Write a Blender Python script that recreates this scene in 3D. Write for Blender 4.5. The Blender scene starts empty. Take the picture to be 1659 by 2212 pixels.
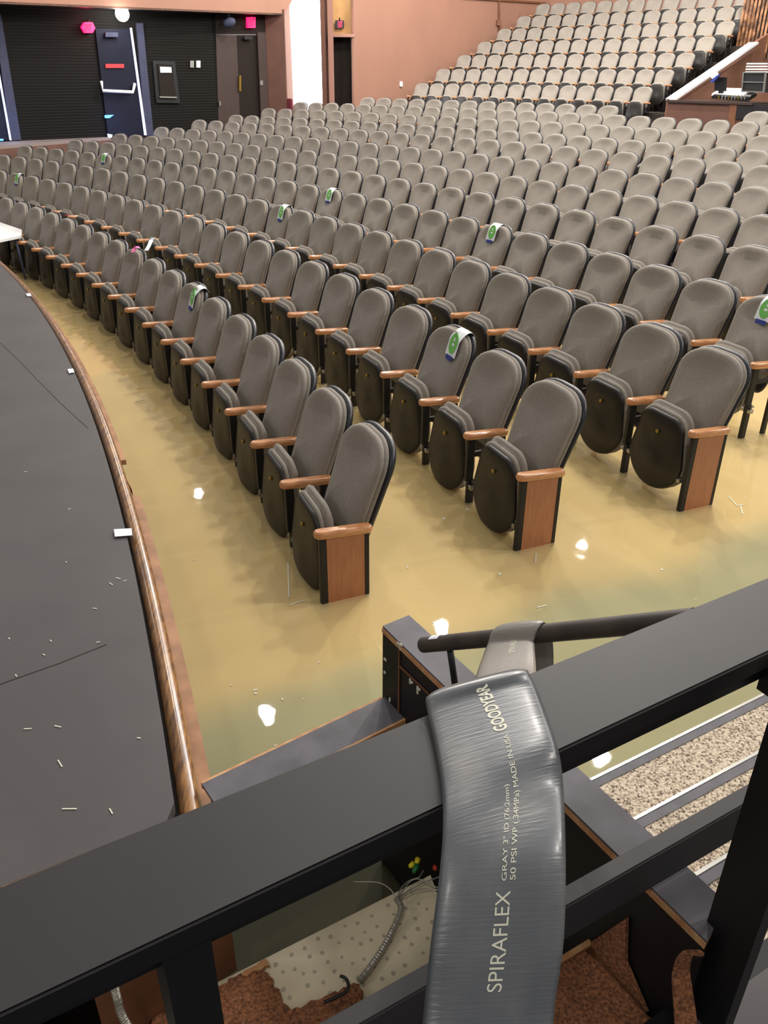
import bpy, bmesh, math, random
from mathutils import Vector, Matrix
random.seed(7)
C = bpy.context.scene.collection
V = Vector
PI = math.pi
# ------------------------------------------------------------------ camera
F_PX, PITCH, ROLL, HCAM = 1751.1, .4977, .0045, 2.256
FW = V((0, math.cos(PITCH), -math.sin(PITCH)))
UP0 = V((0, math.sin(PITCH), math.cos(PITCH)))
RX = math.cos(ROLL)*V((1, 0, 0)) + math.sin(ROLL)*UP0
UP = -math.sin(ROLL)*V((1, 0, 0)) + math.cos(ROLL)*UP0
CAMP = V((0, 0, HCAM))
cam = bpy.data.cameras.new('camera'); cam.sensor_fit = 'HORIZONTAL'; cam.sensor_width = 36
cam.lens = F_PX/1659*36; cam.clip_start = .02; cam.clip_end = 200
camo = bpy.data.objects.new('camera', cam); C.objects.link(camo)
camo.matrix_world = Matrix(((RX.x, UP.x, -FW.x, 0), (RX.y, UP.y, -FW.y, 0), (RX.z, UP.z, -FW.z, HCAM), (0, 0, 0, 1)))
bpy.context.scene.camera = camo

def ray(x, y): return FW + RX*((x-829.5)/F_PX) - UP*((y-1106)/F_PX)
def onz(x, y, z):
    d = ray(x, y); return CAMP + d*((z-HCAM)/d.z)
def ony(x, y, Y):
    d = ray(x, y); return CAMP + d*(Y/d.y)
def onpl(x, y, p0, n):
    d = ray(x, y); return CAMP + d*((V(p0)-CAMP).dot(n)/d.dot(n))
def ondep(x, y, dep): return CAMP + ray(x, y)*dep
def proj(P):
    v = V(P)-CAMP; d = v.dot(FW)
    return 829.5+F_PX*v.dot(RX)/d, 1106-F_PX*v.dot(UP)/d, d

# ------------------------------------------------------------------ materials
def srgb(r, g, b):
    f = lambda c: (c/255/12.92) if c <= 10 else ((c/255+.055)/1.055)**2.4
    return (f(r), f(g), f(b), 1)
def mat(name, col, rough=.6, metal=0, noise=0, nscale=20, bump=0, bscale=200, coat=0, spec=.5, sheen=0, col2=None, stretch=None, emis=0):
    m = bpy.data.materials.new(name); m.use_nodes = True
    nt = m.node_tree; N = nt.nodes; L = nt.links; b = N['Principled BSDF']
    b.inputs['Base Color'].default_value = col; b.inputs['Roughness'].default_value = rough
    b.inputs['Metallic'].default_value = metal; b.inputs['Coat Weight'].default_value = coat; b.inputs['Coat Roughness'].default_value = .15
    b.inputs['Specular IOR Level'].default_value = spec; b.inputs['Sheen Weight'].default_value = sheen
    b.inputs['Sheen Roughness'].default_value = .4
    if emis:
        b.inputs['Emission Color'].default_value = col; b.inputs['Emission Strength'].default_value = emis
    tc = N.new('ShaderNodeTexCoord'); mp = N.new('ShaderNodeMapping')
    L.new(tc.outputs['Object'], mp.inputs['Vector'])
    if stretch: mp.inputs['Scale'].default_value = stretch
    if noise or col2:
        n = N.new('ShaderNodeTexNoise'); n.inputs['Scale'].default_value = nscale; n.inputs['Detail'].default_value = 5
        L.new(mp.outputs[0], n.inputs['Vector'])
        mx = N.new('ShaderNodeMix'); mx.data_type = 'RGBA'
        r = N.new('ShaderNodeMapRange'); r.inputs[1].default_value = .35; r.inputs[2].default_value = .65
        L.new(n.outputs[0], r.inputs[0]); L.new(r.outputs[0], mx.inputs[0])
        c2 = col2 or tuple(min(1, c*(1+noise)) for c in col[:3])+(1,)
        c1 = col if col2 else tuple(c*(1-noise) for c in col[:3])+(1,)
        mx.inputs[6].default_value = c1; mx.inputs[7].default_value = c2
        L.new(mx.outputs[2], b.inputs['Base Color'])
    if bump:
        n2 = N.new('ShaderNodeTexNoise'); n2.inputs['Scale'].default_value = bscale; n2.inputs['Detail'].default_value = 3
        L.new(mp.outputs[0], n2.inputs['Vector'])
        bp = N.new('ShaderNodeBump'); bp.inputs['Strength'].default_value = bump; bp.inputs['Distance'].default_value = .004
        L.new(n2.outputs[0], bp.inputs['Height']); L.new(bp.outputs[0], b.inputs['Normal'])
    return m
M = {}
M['fabric'] = mat('seat_fabric', srgb(146, 139, 130), .95, noise=.06, nscale=60, bump=.35, bscale=700, sheen=.25, spec=.2)
M['shell'] = mat('black_seat_plastic', srgb(30, 27, 24), .42, noise=.12, nscale=9, spec=.5)
M['bshell'] = mat('black_back_plastic', srgb(30, 33, 42), .38, spec=.5)
M['blackmetal'] = mat('black_metal', srgb(24, 24, 27), .45, spec=.4)
M['silver'] = mat('silver_metal', srgb(170, 170, 165), .35, metal=.9)
M['brass'] = mat('brass', srgb(150, 125, 50), .35, metal=.8)
M['armwood'] = mat('arm_wood', srgb(190, 126, 80), .22, col2=srgb(216, 158, 110), nscale=14, coat=.6, stretch=(1, 7, 7))
M['panelwood'] = mat('cherry_panel', srgb(164, 104, 70), .28, col2=srgb(178, 118, 84), nscale=10, coat=.25, stretch=(6, 1, .6))
M['stage'] = mat('stage_paint', srgb(82, 79, 80), .62, noise=.1, nscale=2.2, spec=.4)
M['railpaint'] = mat('rail_paint', srgb(50, 49, 51), .55, noise=.06, nscale=6, spec=.4)
M['railside'] = mat('rail_black', srgb(16, 16, 20), .5, spec=.4)
M['scuffgrey'] = mat('scuffed_grey', srgb(90, 88, 95), .6, noise=.16, nscale=12, spec=.4)
M['rawwood'] = mat('raw_ply_edge', srgb(205, 160, 112), .7, col2=srgb(178, 122, 80), nscale=30)
M['trimwood'] = mat('stage_edge_wood', srgb(158, 112, 62), .33, col2=srgb(92, 60, 36), nscale=9, coat=.35, stretch=(9, 1, 9))
M['stripwood'] = mat('stage_strip_wood', srgb(180, 132, 92), .5, col2=srgb(140, 98, 66), nscale=9)
M['darkgap'] = mat('dark_groove', srgb(26, 20, 16), .8)
M['salmon'] = mat('salmon_wall', srgb(152, 112, 94), .75, noise=.05, nscale=1.2, stretch=(1, 1, .35))
M['salmon2'] = mat('salmon_jamb', srgb(148, 108, 94), .75)
M['brownwall'] = mat('brown_wall', srgb(96, 64, 52), .7, noise=.1, nscale=3)
M['bwall2'] = mat('booth_brown', srgb(132, 92, 72), .7, noise=.1, nscale=2)
M['browndoor'] = mat('brown_door', srgb(52, 35, 30), .65, noise=.12, nscale=4, stretch=(6, 6, .5))
M['ddoor'] = mat('dark_door', srgb(30, 22, 18), .7, spec=.2)
M['navy'] = mat('navy_door', srgb(17, 20, 38), .6, noise=.1, nscale=3, spec=.2)
M['bluecol'] = mat('blue_lit_column', srgb(52, 56, 80), .8, noise=.1, nscale=8)
M['platform'] = mat('platform_top', srgb(128, 116, 112), .7)
M['carpet'] = mat('dark_carpet', srgb(58, 50, 44), .95, noise=.2, nscale=60)
M['white'] = mat('white_paint', srgb(235, 235, 235), .6)
M['paper'] = mat('white_paper', srgb(232, 236, 242), .7)
M['green'] = mat('green_print', srgb(112, 190, 92), .7)
M['bluetape'] = mat('blue_tape', srgb(36, 56, 140), .6)
M['pink'] = mat('pink_tape', srgb(236, 110, 170), .6)
M['maroon'] = mat('maroon_fabric', srgb(104, 36, 48), .9)
M['lightply'] = mat('golden_panel', srgb(190, 146, 90), .5, col2=srgb(172, 126, 72), nscale=2)
M['blackplastic'] = mat('black_plastic', srgb(18, 17, 20), .5)
M['pipe'] = mat('rusty_black_pipe', srgb(62, 54, 48), .55, noise=.3, nscale=14)
M['rust'] = mat('rust_carpet', srgb(96, 60, 40), .95, col2=srgb(164, 108, 72), nscale=150, bump=1, bscale=260)
M['perf'] = mat('white_board', srgb(226, 214, 184), .7, col2=srgb(200, 184, 152), nscale=5)
M['foil'] = mat('flex_conduit', srgb(170, 166, 156), .35, metal=.45)
M['wirey'] = mat('yellow_connector', srgb(228, 210, 40), .5)
M['wireg'] = mat('green_connector', srgb(40, 120, 60), .5)
M['wirer'] = mat('red_connector', srgb(200, 50, 30), .5)
M['cream'] = mat('cream_print', srgb(214, 214, 196), .6)
M['brownply'] = mat('brown_panel', srgb(112, 70, 44), .7, noise=.15, nscale=7)
M['daylight'] = mat('daylight', (1, 1, 1, 1), .5, emis=7)
M['lamp'] = mat('lamp_glow', (1, .97, .9, 1), .5, emis=30)
M['exitred'] = mat('exit_red', (1, .03, .1, 1), .5, emis=1.8)
M['exitmag'] = mat('exit_magenta', (1, .01, .10, 1), .5, emis=1.6)
M['doorlight'] = mat('door_gap_daylight', (.7, .75, 1, 1), .5, emis=.55)
M['bluelight'] = mat('blue_daylight', (.1, .35, 1, 1), .5, emis=.9)
M['exitdark'] = mat('dark_red_letter', srgb(120, 0, 30), .6)
M['redsign'] = mat('red_sign', srgb(170, 44, 52), .6)
M['perfdot'] = mat('grey_hole', srgb(176, 168, 148), .8)
M['navylight'] = mat('door_window_glass', srgb(96, 120, 160), .3)
M['monitor'] = mat('monitor_black', srgb(12, 12, 16), .35)

def nodes_mat(name):
    m = bpy.data.materials.new(name); m.use_nodes = True; return m, m.node_tree.nodes, m.node_tree.links
# speckled beige stair carpet
m, N, L = nodes_mat('speckled_carpet'); b = N['Principled BSDF']; b.inputs['Roughness'].default_value = .95
tc = N.new('ShaderNodeTexCoord')
vo = N.new('ShaderNodeTexNoise'); vo.inputs['Scale'].default_value = 110; vo.inputs['Detail'].default_value = 4; vo.inputs['Roughness'].default_value = .7; L.new(tc.outputs['Object'], vo.inputs['Vector'])
cr = N.new('ShaderNodeValToRGB'); L.new(vo.outputs['Fac'], cr.inputs[0])
cr.color_ramp.elements[0].position = .36; cr.color_ramp.elements[0].color = srgb(48, 42, 38)
cr.color_ramp.elements[1].position = .62; cr.color_ramp.elements[1].color = srgb(230, 218, 198)
e = cr.color_ramp.elements.new(.46); e.color = srgb(170, 152, 134)
e = cr.color_ramp.elements.new(.52); e.color = srgb(206, 190, 168)
L.new(cr.outputs[0], b.inputs['Base Color'])
bp = N.new('ShaderNodeBump'); bp.inputs['Strength'].default_value = 1; bp.inputs['Distance'].default_value = .006; L.new(vo.outputs['Fac'], bp.inputs['Height']); L.new(bp.outputs[0], b.inputs['Normal'])
M['speckle'] = m
# black ribbed wall (thin horizontal battens)
m, N, L = nodes_mat('black_ribbed_wall'); b = N['Principled BSDF']; b.inputs['Roughness'].default_value = .75; b.inputs['Specular IOR Level'].default_value = .15
b.inputs['Base Color'].default_value = srgb(22, 20, 18)
tc = N.new('ShaderNodeTexCoord'); w = N.new('ShaderNodeTexWave'); w.bands_direction = 'Z'; w.inputs['Scale'].default_value = 5.2; w.inputs['Distortion'].default_value = .15
L.new(tc.outputs['Object'], w.inputs['Vector'])
bp = N.new('ShaderNodeBump'); bp.inputs['Strength'].default_value = 1; bp.inputs['Distance'].default_value = .004; L.new(w.outputs['Fac'], bp.inputs['Height']); L.new(bp.outputs[0], b.inputs['Normal'])
mx = N.new('ShaderNodeMix'); mx.data_type = 'RGBA'; L.new(w.outputs['Fac'], mx.inputs[0]); mx.inputs[6].default_value = srgb(17, 15, 14); mx.inputs[7].default_value = srgb(24, 22, 20); L.new(mx.outputs[2], b.inputs['Base Color'])
M['ribs'] = m
# brown stained slats
m, N, L = nodes_mat('brown_slats'); b = N['Principled BSDF']; b.inputs['Roughness'].default_value = .5
tc = N.new('ShaderNodeTexCoord'); n = N.new('ShaderNodeTexNoise'); n.inputs['Scale'].default_value = 5; L.new(tc.outputs['Object'], n.inputs['Vector'])
cr = N.new('ShaderNodeValToRGB'); L.new(n.outputs['Fac'], cr.inputs[0]); cr.color_ramp.elements[0].position = .4; cr.color_ramp.elements[0].color = srgb(92, 62, 44); cr.color_ramp.elements[1].position = .6; cr.color_ramp.elements[1].color = srgb(170, 122, 84)
L.new(cr.outputs[0], b.inputs['Base Color']); M['slats'] = m
# hose rubber: grey lay-flat hose with fine ribs and pale scuffs
m, N, L = nodes_mat('grey_hose_rubber'); b = N['Principled BSDF']; b.inputs['Roughness'].default_value = .33; b.inputs['Coat Weight'].default_value = .2; b.inputs['Coat Roughness'].default_value = .2
uv = N.new('ShaderNodeUVMap'); uv.uv_map = 'hose'
n = N.new('ShaderNodeTexNoise'); n.inputs['Scale'].default_value = 3; n.inputs['Detail'].default_value = 6
mp = N.new('ShaderNodeMapping'); mp.inputs['Scale'].default_value = (2.2, 1.3, 1); L.new(uv.outputs[0], mp.inputs[0]); L.new(mp.outputs[0], n.inputs['Vector'])
cr = N.new('ShaderNodeValToRGB'); L.new(n.outputs['Fac'], cr.inputs[0])
cr.color_ramp.elements[0].position = .33; cr.color_ramp.elements[0].color = srgb(74, 78, 84)
cr.color_ramp.elements[1].position = .72; cr.color_ramp.elements[1].color = srgb(136, 134, 130)
e = cr.color_ramp.elements.new(.52); e.color = srgb(96, 100, 105)
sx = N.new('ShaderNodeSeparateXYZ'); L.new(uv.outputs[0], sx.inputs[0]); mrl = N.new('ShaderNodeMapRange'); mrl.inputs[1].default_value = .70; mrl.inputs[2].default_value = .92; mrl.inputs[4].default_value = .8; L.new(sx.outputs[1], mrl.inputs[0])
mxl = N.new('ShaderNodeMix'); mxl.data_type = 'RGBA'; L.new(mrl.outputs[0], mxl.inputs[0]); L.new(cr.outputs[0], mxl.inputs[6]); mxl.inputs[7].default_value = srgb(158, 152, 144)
L.new(mxl.outputs[2], b.inputs['Base Color'])
n2 = N.new('ShaderNodeTexNoise'); n2.inputs['Scale'].default_value = 1; mp2 = N.new('ShaderNodeMapping'); mp2.inputs['Scale'].default_value = (26, 260, 1); L.new(uv.outputs[0], mp2.inputs[0]); L.new(mp2.outputs[0], n2.inputs['Vector'])
bp = N.new('ShaderNodeBump'); bp.inputs['Strength'].default_value = .5; bp.inputs['Distance'].default_value = .0012; L.new(n2.outputs['Fac'], bp.inputs['Height']); L.new(bp.outputs[0], b.inputs['Normal'])
rr = N.new('ShaderNodeMapRange'); rr.inputs[3].default_value = .22; rr.inputs[4].default_value = .5; L.new(n.outputs['Fac'], rr.inputs[0]); L.new(rr.outputs[0], b.inputs['Roughness'])
M['hose'] = m

# ------------------------------------------------------------------ mesh helpers
def link(name, me, m=None, parent=None):
    o = bpy.data.objects.new(name, me); C.objects.link(o)
    if m is not None and not me.materials:
        for mm in (m if isinstance(m, (list, tuple)) else [m]): me.materials.append(mm)
    if parent: o.parent = parent
    return o
def mesh_from(bm, name, smooth=False, ang=None):
    bmesh.ops.recalc_face_normals(bm, faces=bm.faces)
    me = bpy.data.meshes.new(name); bm.to_mesh(me); bm.free()
    if smooth:
        me.shade_smooth()
        if ang: me.set_sharp_from_angle(angle=ang)
    return me
def obj(name, bm, m, parent=None, smooth=False, ang=math.radians(40)): return link(name, mesh_from(bm, name, smooth, ang), m, parent)
def box(bm, c, s, rot=None, mi=0, bevel=0):
    r = bmesh.ops.create_cube(bm, size=1)
    vs = r['verts']
    for v in vs:
        v.co = V((v.co.x*s[0], v.co.y*s[1], v.co.z*s[2]))
    if bevel:
        es = list({e for v in vs for e in v.link_edges})
        rb = bmesh.ops.bevel(bm, geom=es, offset=bevel, segments=3, profile=.5, affect='EDGES')
        vs = list({v for f in rb['faces'] for v in f.verts} | {v for v in vs if v.is_valid})
    for v in vs:
        p = v.co.copy()
        if rot is not None: p = rot @ p
        v.co = p + V(c)
    for f in {f for v in vs for f in v.link_faces}: f.material_index = mi
    return vs
def tube(bm, pts, r, n=10, cap=True, mi=0):
    pts = [V(p) for p in pts]; rings = []
    prev = None
    for i, p in enumerate(pts):
        d = (pts[min(i+1, len(pts)-1)]-pts[max(i-1, 0)]).normalized()
        a = V((0, 0, 1)) if abs(d.z) < .9 else V((1, 0, 0))
        if prev is not None: u = (prev - d*prev.dot(d)).normalized()
        else: u = d.cross(a).normalized()
        prev = u; w = d.cross(u)
        rr = r[i] if isinstance(r, (list, tuple)) else r
        rings.append([bm.verts.new(p + u*rr*math.cos(t*2*PI/n) + w*rr*math.sin(t*2*PI/n)) for t in range(n)])
    for a, b_ in zip(rings, rings[1:]):
        for t in range(n):
            f = bm.faces.new((a[t], a[(t+1) % n], b_[(t+1) % n], b_[t])); f.smooth = True; f.material_index = mi
    if cap:
        bm.faces.new(rings[0][::-1]).material_index = mi; bm.faces.new(rings[-1]).material_index = mi
def slab(bm, pts, n, t, mi=0):
    """polygon pts given thickness t away along -n"""
    n = V(n).normalized(); a = [bm.verts.new(V(p)) for p in pts]; b_ = [bm.verts.new(V(p)-n*t) for p in pts]
    bm.faces.new(a).material_index = mi; bm.faces.new(b_[::-1]).material_index = mi
    for i in range(len(a)):
        j = (i+1) % len(a); bm.faces.new((a[i], b_[i], b_[j], a[j])).material_index = mi
def loft(bm, rings, cap0=True, cap1=True, mi=0, smooth=True):
    R_ = [[bm.verts.new(V(p)) for p in r] for r in rings]
    n = len(R_[0])
    for a, b_ in zip(R_, R_[1:]):
        for t in range(n):
            f = bm.faces.new((a[t], a[(t+1) % n], b_[(t+1) % n], b_[t])); f.smooth = smooth; f.material_index = mi
    for ok, r in ((cap0, R_[0]), (cap1, R_[-1])):
        if ok:
            c = V((0, 0, 0))
            for v in r: c += v.co
            c = bm.verts.new(c/n)
            for t in range(n):
                f = bm.faces.new((r[t], r[(t+1) % n], c)); f.smooth = smooth; f.material_index = mi
def thing(name, label, cat, loc=(0, 0, 0), rotz=0, group=None):
    o = bpy.data.objects.new(name, None); o.empty_display_size = .1; C.objects.link(o)
    o.location = loc; o.rotation_euler = (0, 0, rotz); o['label'] = label; o['category'] = cat
    if group: o['group'] = group
    return o
def tag(o, label, cat, group=None, kind=None):
    o['label'] = label; o['category'] = cat
    if group: o['group'] = group
    if kind: o['kind'] = kind
    return o
def struct(name, bm, m, smooth=False):
    o = obj(name, bm, m, None, smooth); o['kind'] = 'structure'; return o
def spline(P, n):
    out = []
    for i in range(len(P)-1):
        p0 = P[max(i-1, 0)]; p1 = P[i]; p2 = P[i+1]; p3 = P[min(i+2, len(P)-1)]
        for k in range(n):
            t = k/n
            out.append(.5*((2*p1)+(p2-p0)*t+(2*p0-5*p1+4*p2-p3)*t*t+(3*p1-p0-3*p2+p3)*t**3))
    out.append(P[-1].copy()); return out

# ------------------------------------------------------------------ house geometry (rows are arcs about CC)
CC = V((-26.878, -7.655, 0))
def pol(R, a, z): return V((CC.x+R*math.cos(a), CC.y+R*math.sin(a), z))
ZARM = [.385, .44, .492, .538, .60, .665, .76, .875, .95, 1.07, 1.19, 1.305]
def Rrow(k): return 28.842+1.117*k
ARMH = .63
# ------------------------------------------------------------------ seat
W = .56
def outline(hw, ztop, zbot, rt, rb, n=7):
    """closed outline in (y,z): rounded rectangle, generous top radii"""
    pts = []
    for k in range(n+1):
        t = k/n*PI/2; pts.append((hw-rt[0]+rt[0]*math.cos(t), ztop-rt[1]+rt[1]*math.sin(t)))
    for k in range(n+1):
        t = PI/2+k/n*PI/2; pts.append((-hw+rt[0]+rt[0]*math.cos(t), ztop-rt[1]+rt[1]*math.sin(t)))
    for k in range(n+1):
        t = PI+k/n*PI/2; pts.append((-hw+rb[0]+rb[0]*math.cos(t), zbot+rb[1]+rb[1]*math.sin(t)))
    for k in range(n+1):
        t = PI*1.5+k/n*PI/2; pts.append((hw-rb[0]+rb[0]*math.cos(t), zbot+rb[1]+rb[1]*math.sin(t)))
    return pts
TL = .33
def backx(z): return .182+TL*(z-.63)
def ring_back(ol, inset, dep, zc=.78, hw=.25):
    s = 1-inset/hw
    return [V((backx(z)-dep-.35*(y*s)**2, y*s*(1-.12*max(0, .93-z)/.46), zc+(z-zc)*s)) for y, z in ol]
def make_back():
    ol = outline(.254, .970, .47, (.195, .135), (.05, .05))
    bm = bmesh.new()
    loft(bm, [ring_back(ol, i, d) for i, d in ((.016, -.004), (.003, .002), (0, .012), (.008, .020), (.012, .023), (.004, .028), (.003, .038), (.010, .048), (.024, .055), (.06, .060), (.13, .062))], True, True)
    return mesh_from(bm, 'backrest')
def make_bshell():
    ol = outline(.258, .976, .36, (.20, .14), (.07, .07))
    bm = bmesh.new()
    loft(bm, [ring_back(ol, i, d) for i, d in ((.05, -.040), (.02, -.038), (.006, -.031), (0, -.020), (0, -.010), (.012, -.002))], True, True)
    return mesh_from(bm, 'back_shell')
def pan_ol(n=7):
    hw_t, hw = .19, .232
    pts = []
    for k in range(n+1):
        t = k/n*PI/2; pts.append((hw_t-.11+.11*math.cos(t), .645-.09+.09*math.sin(t)))
    for k in range(n+1):
        t = PI/2+k/n*PI/2; pts.append((-hw_t+.11+.11*math.cos(t), .645-.09+.09*math.sin(t)))
    for k in range(2*n+2):
        t = PI+k/(2*n+1)*PI; pts.append((hw*math.cos(t), .37+.20*math.sin(t)))
    return pts
def panx(z, y): return -.088-.07*(.645-z)+.16*y*y
def ring_pan(ol, s, dep, dz=0): return [V((panx(z, y)+dep, y*s, .42+(z-.42)*s+dz*max(0, (z-.35)/.3))) for y, z in ol]
def make_seat():
    ol = pan_ol(); bm = bmesh.new()
    loft(bm, [ring_pan(ol, s, d, dz) for s, d, dz in ((.93, .008, 0), (.985, .010, .004), (1.0, .018, .014), (.985, .028, .016), (.93, .034, .006), (.98, .042, .032), (1.0, .056, .040), (.98, .070, .036), (.90, .082, .022))], True, True)
    return mesh_from(bm, 'seat_cushion')
def make_sshell():
    ol = pan_ol(); bm = bmesh.new()
    loft(bm, [ring_pan(ol, s, d) for s, d in ((.93, .016), (.975, .012), (.985, .004), (.96, -.008), (.9, -.014), (.6, -.022), (.3, -.026))], True, True)
    return mesh_from(bm, 'seat_shell')
def make_arm():
    bm = bmesh.new(); rings = []
    hl, hw, hh = .146, .031, .021
    for k in range(11):
        t = -PI/2+PI*k/10; c_ = math.cos(t); z_ = hh*math.sin(t); ins = .016*(1-c_)
        pts = []
        r_ = hw-ins
        for e_ in (1, -1):
            for q in range(9):
                an = (-PI/2+PI*q/8) if e_ == 1 else (PI/2+PI*q/8)
                pts.append(V(((hl-hw)*e_+r_*math.cos(an), r_*math.sin(an), z_)))
        rings.append(pts)
    loft(bm, rings)
    for v in bm.verts: v.co.z += -v.co.x*.066
    return mesh_from(bm, 'armrest')
def make_standard():
    bm = bmesh.new()
    box(bm, (-.097, 0, .475), (.05, .03, .27), bevel=.006)
    box(bm, (-.085, 0, .17), (.045, .03, .34), bevel=.006)
    box(bm, (.09, 0, .555), (.03, .03, .11), bevel=.005)
    box(bm, (.0, 0, .50), (.20, .02, .03))
    for v in box(bm, (0, 0, .30), (.03, .024, .62)): v.co.x = .10+(v.co.z-.30)*.0+(.03 if v.co.x > 0 else 0)
    me = mesh_from(bm, 'standard'); return me
def make_hinge():
    bm = bmesh.new(); box(bm, (-.09, .03, .30), (.035, .03, .03), bevel=.006); box(bm, (-.09, -.03, .30), (.035, .03, .03), bevel=.006)
    box(bm, (-.075, 0, .33), (.02, .07, .008)); return mesh_from(bm, 'hinge')
def make_screw():
    bm = bmesh.new(); tube(bm, [(-.122, 0, .53), (-.108, 0, .53)], .011, 10); return mesh_from(bm, 'screw')
def make_panel():
    bm = bmesh.new(); box(bm, (.003, 0, .30), (.188, .022, .598)); return mesh_from(bm, 'end_panel')
def make_pframe():
    bm = bmesh.new(); box(bm, (-.108, 0, .30), (.036, .03, .60), bevel=.005); box(bm, (.110, 0, .30), (.026, .03, .60), bevel=.005)
    box(bm, (0, .014, .3), (.2, .01, .59)); return mesh_from(bm, 'panel_frame')
ME = dict(back=make_back(), bshell=make_bshell(), seat=make_seat(), sshell=make_sshell(), arm=make_arm(), std=make_standard(), hinge=make_hinge(), screw=make_screw(), panel=make_panel(), pframe=make_pframe())
MM = dict(back='fabric', bshell='bshell', seat='fabric', sshell='shell', arm='armwood', std='blackmetal', hinge='silver', screw='brass', panel='panelwood', pframe='blackmetal')
NM = dict(back='backrest', bshell='back_shell', seat='seat_cushion', sshell='seat_shell', arm='armrest', std='standard', hinge='hinge', screw='screw', panel='end_panel', pframe='panel_frame')
for k_, me in ME.items(): me.materials.append(M[MM[k_]])
def part(key, parent, loc=(0, 0, 0)):
    o = bpy.data.objects.new(NM[key], ME[key]); C.objects.link(o); o.parent = parent; o.location = loc; return o
PROTO = {}
def place_seat(loc, a, label, group, kind):
    """kind: (is_end, near, last)"""
    if kind not in PROTO:
        end, near, last = kind
        t = thing('theatre_seat', label, 'theatre seat', loc, a, group)
        part('back', t); part('bshell', t); part('seat', t); sh = part('sshell', t)
        part('arm', t, (0, -W/2, .613))
        if end:
            pn = part('panel', t, (0, -W/2-.012, 0)); part('pframe', t, (0, -W/2-.008, 0)); pn['label'] = 'cherry wood end panel'
        else: part('std', t, (0, -W/2, 0))
        if last: part('arm', t, (0, W/2, .613)); part('std', t, (0, W/2, 0))
        if near:
            s = bpy.data.objects.new('screw', ME['screw']); C.objects.link(s); s.parent = sh
            part('hinge', t, (0, -W/2+(.03 if end else 0), 0))
        PROTO[kind] = t; return t
    src = PROTO[kind]; r = src.copy(); C.objects.link(r); r.location = loc; r.rotation_euler = (0, 0, a); r['label'] = label; r['group'] = group
    for ch in list(src.children):
        c = ch.copy(); C.objects.link(c); c.parent = r
        for g in list(ch.children):
            d = g.copy(); C.objects.link(d); d.parent = c
    return r
ORD = 'first second third fourth fifth sixth seventh eighth ninth tenth eleventh twelfth thirteenth fourteenth fifteenth sixteenth seventeenth eighteenth nineteenth twentieth'.split()
def ordn(n):
    if n <= 20: return ORD[n-1]
    if n < 30: return 'twenty-'+ORD[n-21]
    return 'thirtieth' if n == 30 else 'thirty-'+ORD[n-31]
RN = ['front', 'second', 'third', 'fourth', 'fifth', 'sixth', 'seventh', 'eighth', 'ninth', 'tenth', 'eleventh', 'twelfth']
seats = []   # (loc, a, row, idx, from, size)
def add(R, a, zarm, row, idx, side, end=False, last=False):
    p = pol(R, a, zarm-ARMH)
    x, y, d = proj(p+V((0, 0, .9)))
    if -40 < x < 1700: seats.append([p, a, row, idx, side, d, end, last, x, y])
for i in range(28):
    add(Rrow(0), .3891+(i+.5)*.01935, ZARM[0], 0, i+1, 'near', end=(i == 0))
for i in range(26):
    add(Rrow(1), .3915+(i+.5)*.019384, ZARM[1], 1, i+1, 'near', end=(i == 0))
for i in range(28):
    a = .3929+(i+.5)*.017688 if i < 12 else .6125+(i-12)*.01883
    add(Rrow(2), a, ZARM[2], 2, i+1, 'near', end=(i == 0))
for k, a0, st in ((3, .9291, .017446), (4, .9247, .017232), (5, .9232, .016232), (6, .9206, .015598), (7, .9192, .015969), (8, .9165, .014752), (9, 0, 0), (10, .9134, .013886)):
    for j in range(34):
        if k == 9: a = .9153-j*.01498 if j <= 12 else .7356-(j-12)*.01416
        else: a = a0-j*st
        if a > .41: add(Rrow(k), a, ZARM[k], k, j+1, 'left', last=(j == 0))
n11 = 0
for j in range(26):
    a = .8786-j*.013558
    x = proj(pol(Rrow(11)+.25, a, ZARM[11]+.3))[0]
    if j < 14 or x > 1585:
        n11 += 1; add(Rrow(11), a, ZARM[11], 11, n11, 'left', last=(j == 0))
UPN = 'ABCDEFG'
for u in range(7):
    R = 44.93+.936*u
    a0 = .9027-.0027*u
    for j in range(14): add(R, a0-j*.56/(R+.1), 1.609+.384*u, 20+u, j+1, 'left', last=(j == 0))
seats.sort(key=lambda s: s[5])
indiv, rest = seats[:300], seats[300:]
print('SEATS', [(r_, sum(1 for s in seats if s[2] == r_)) for r_ in sorted({s[2] for s in seats})], len(seats), 'rest rows', sorted({s[2] for s in rest}))
for p, a, row, idx, side, d, end, last, x, y in indiv:
    if row < 3:
        lab = 'grey folding theatre seat, %s from the aisle end of the %s row' % (ordn(idx), RN[row])
        if idx == 1: lab = 'grey folding theatre seat with wooden end panel, aisle end of the %s row' % RN[row]
    elif row < 20:
        lab = 'grey folding theatre seat, %s from the left end of the %s row' % (ordn(idx), RN[row])
        if row == 11 and idx > 14: lab = 'grey folding theatre seat in front of the sound booth, %s of the twelfth row' % ordn(idx)
    else:
        lab = 'grey seat, %s from the left in the %s row of the steep rear block' % (ordn(idx), ORD[row-20])
    grp = 'theatre seats in the %s row' % RN[row] if row < 20 else 'theatre seats of the steep rear block'
    place_seat(p, a, lab, grp, (end, row < 5, last))
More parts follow.
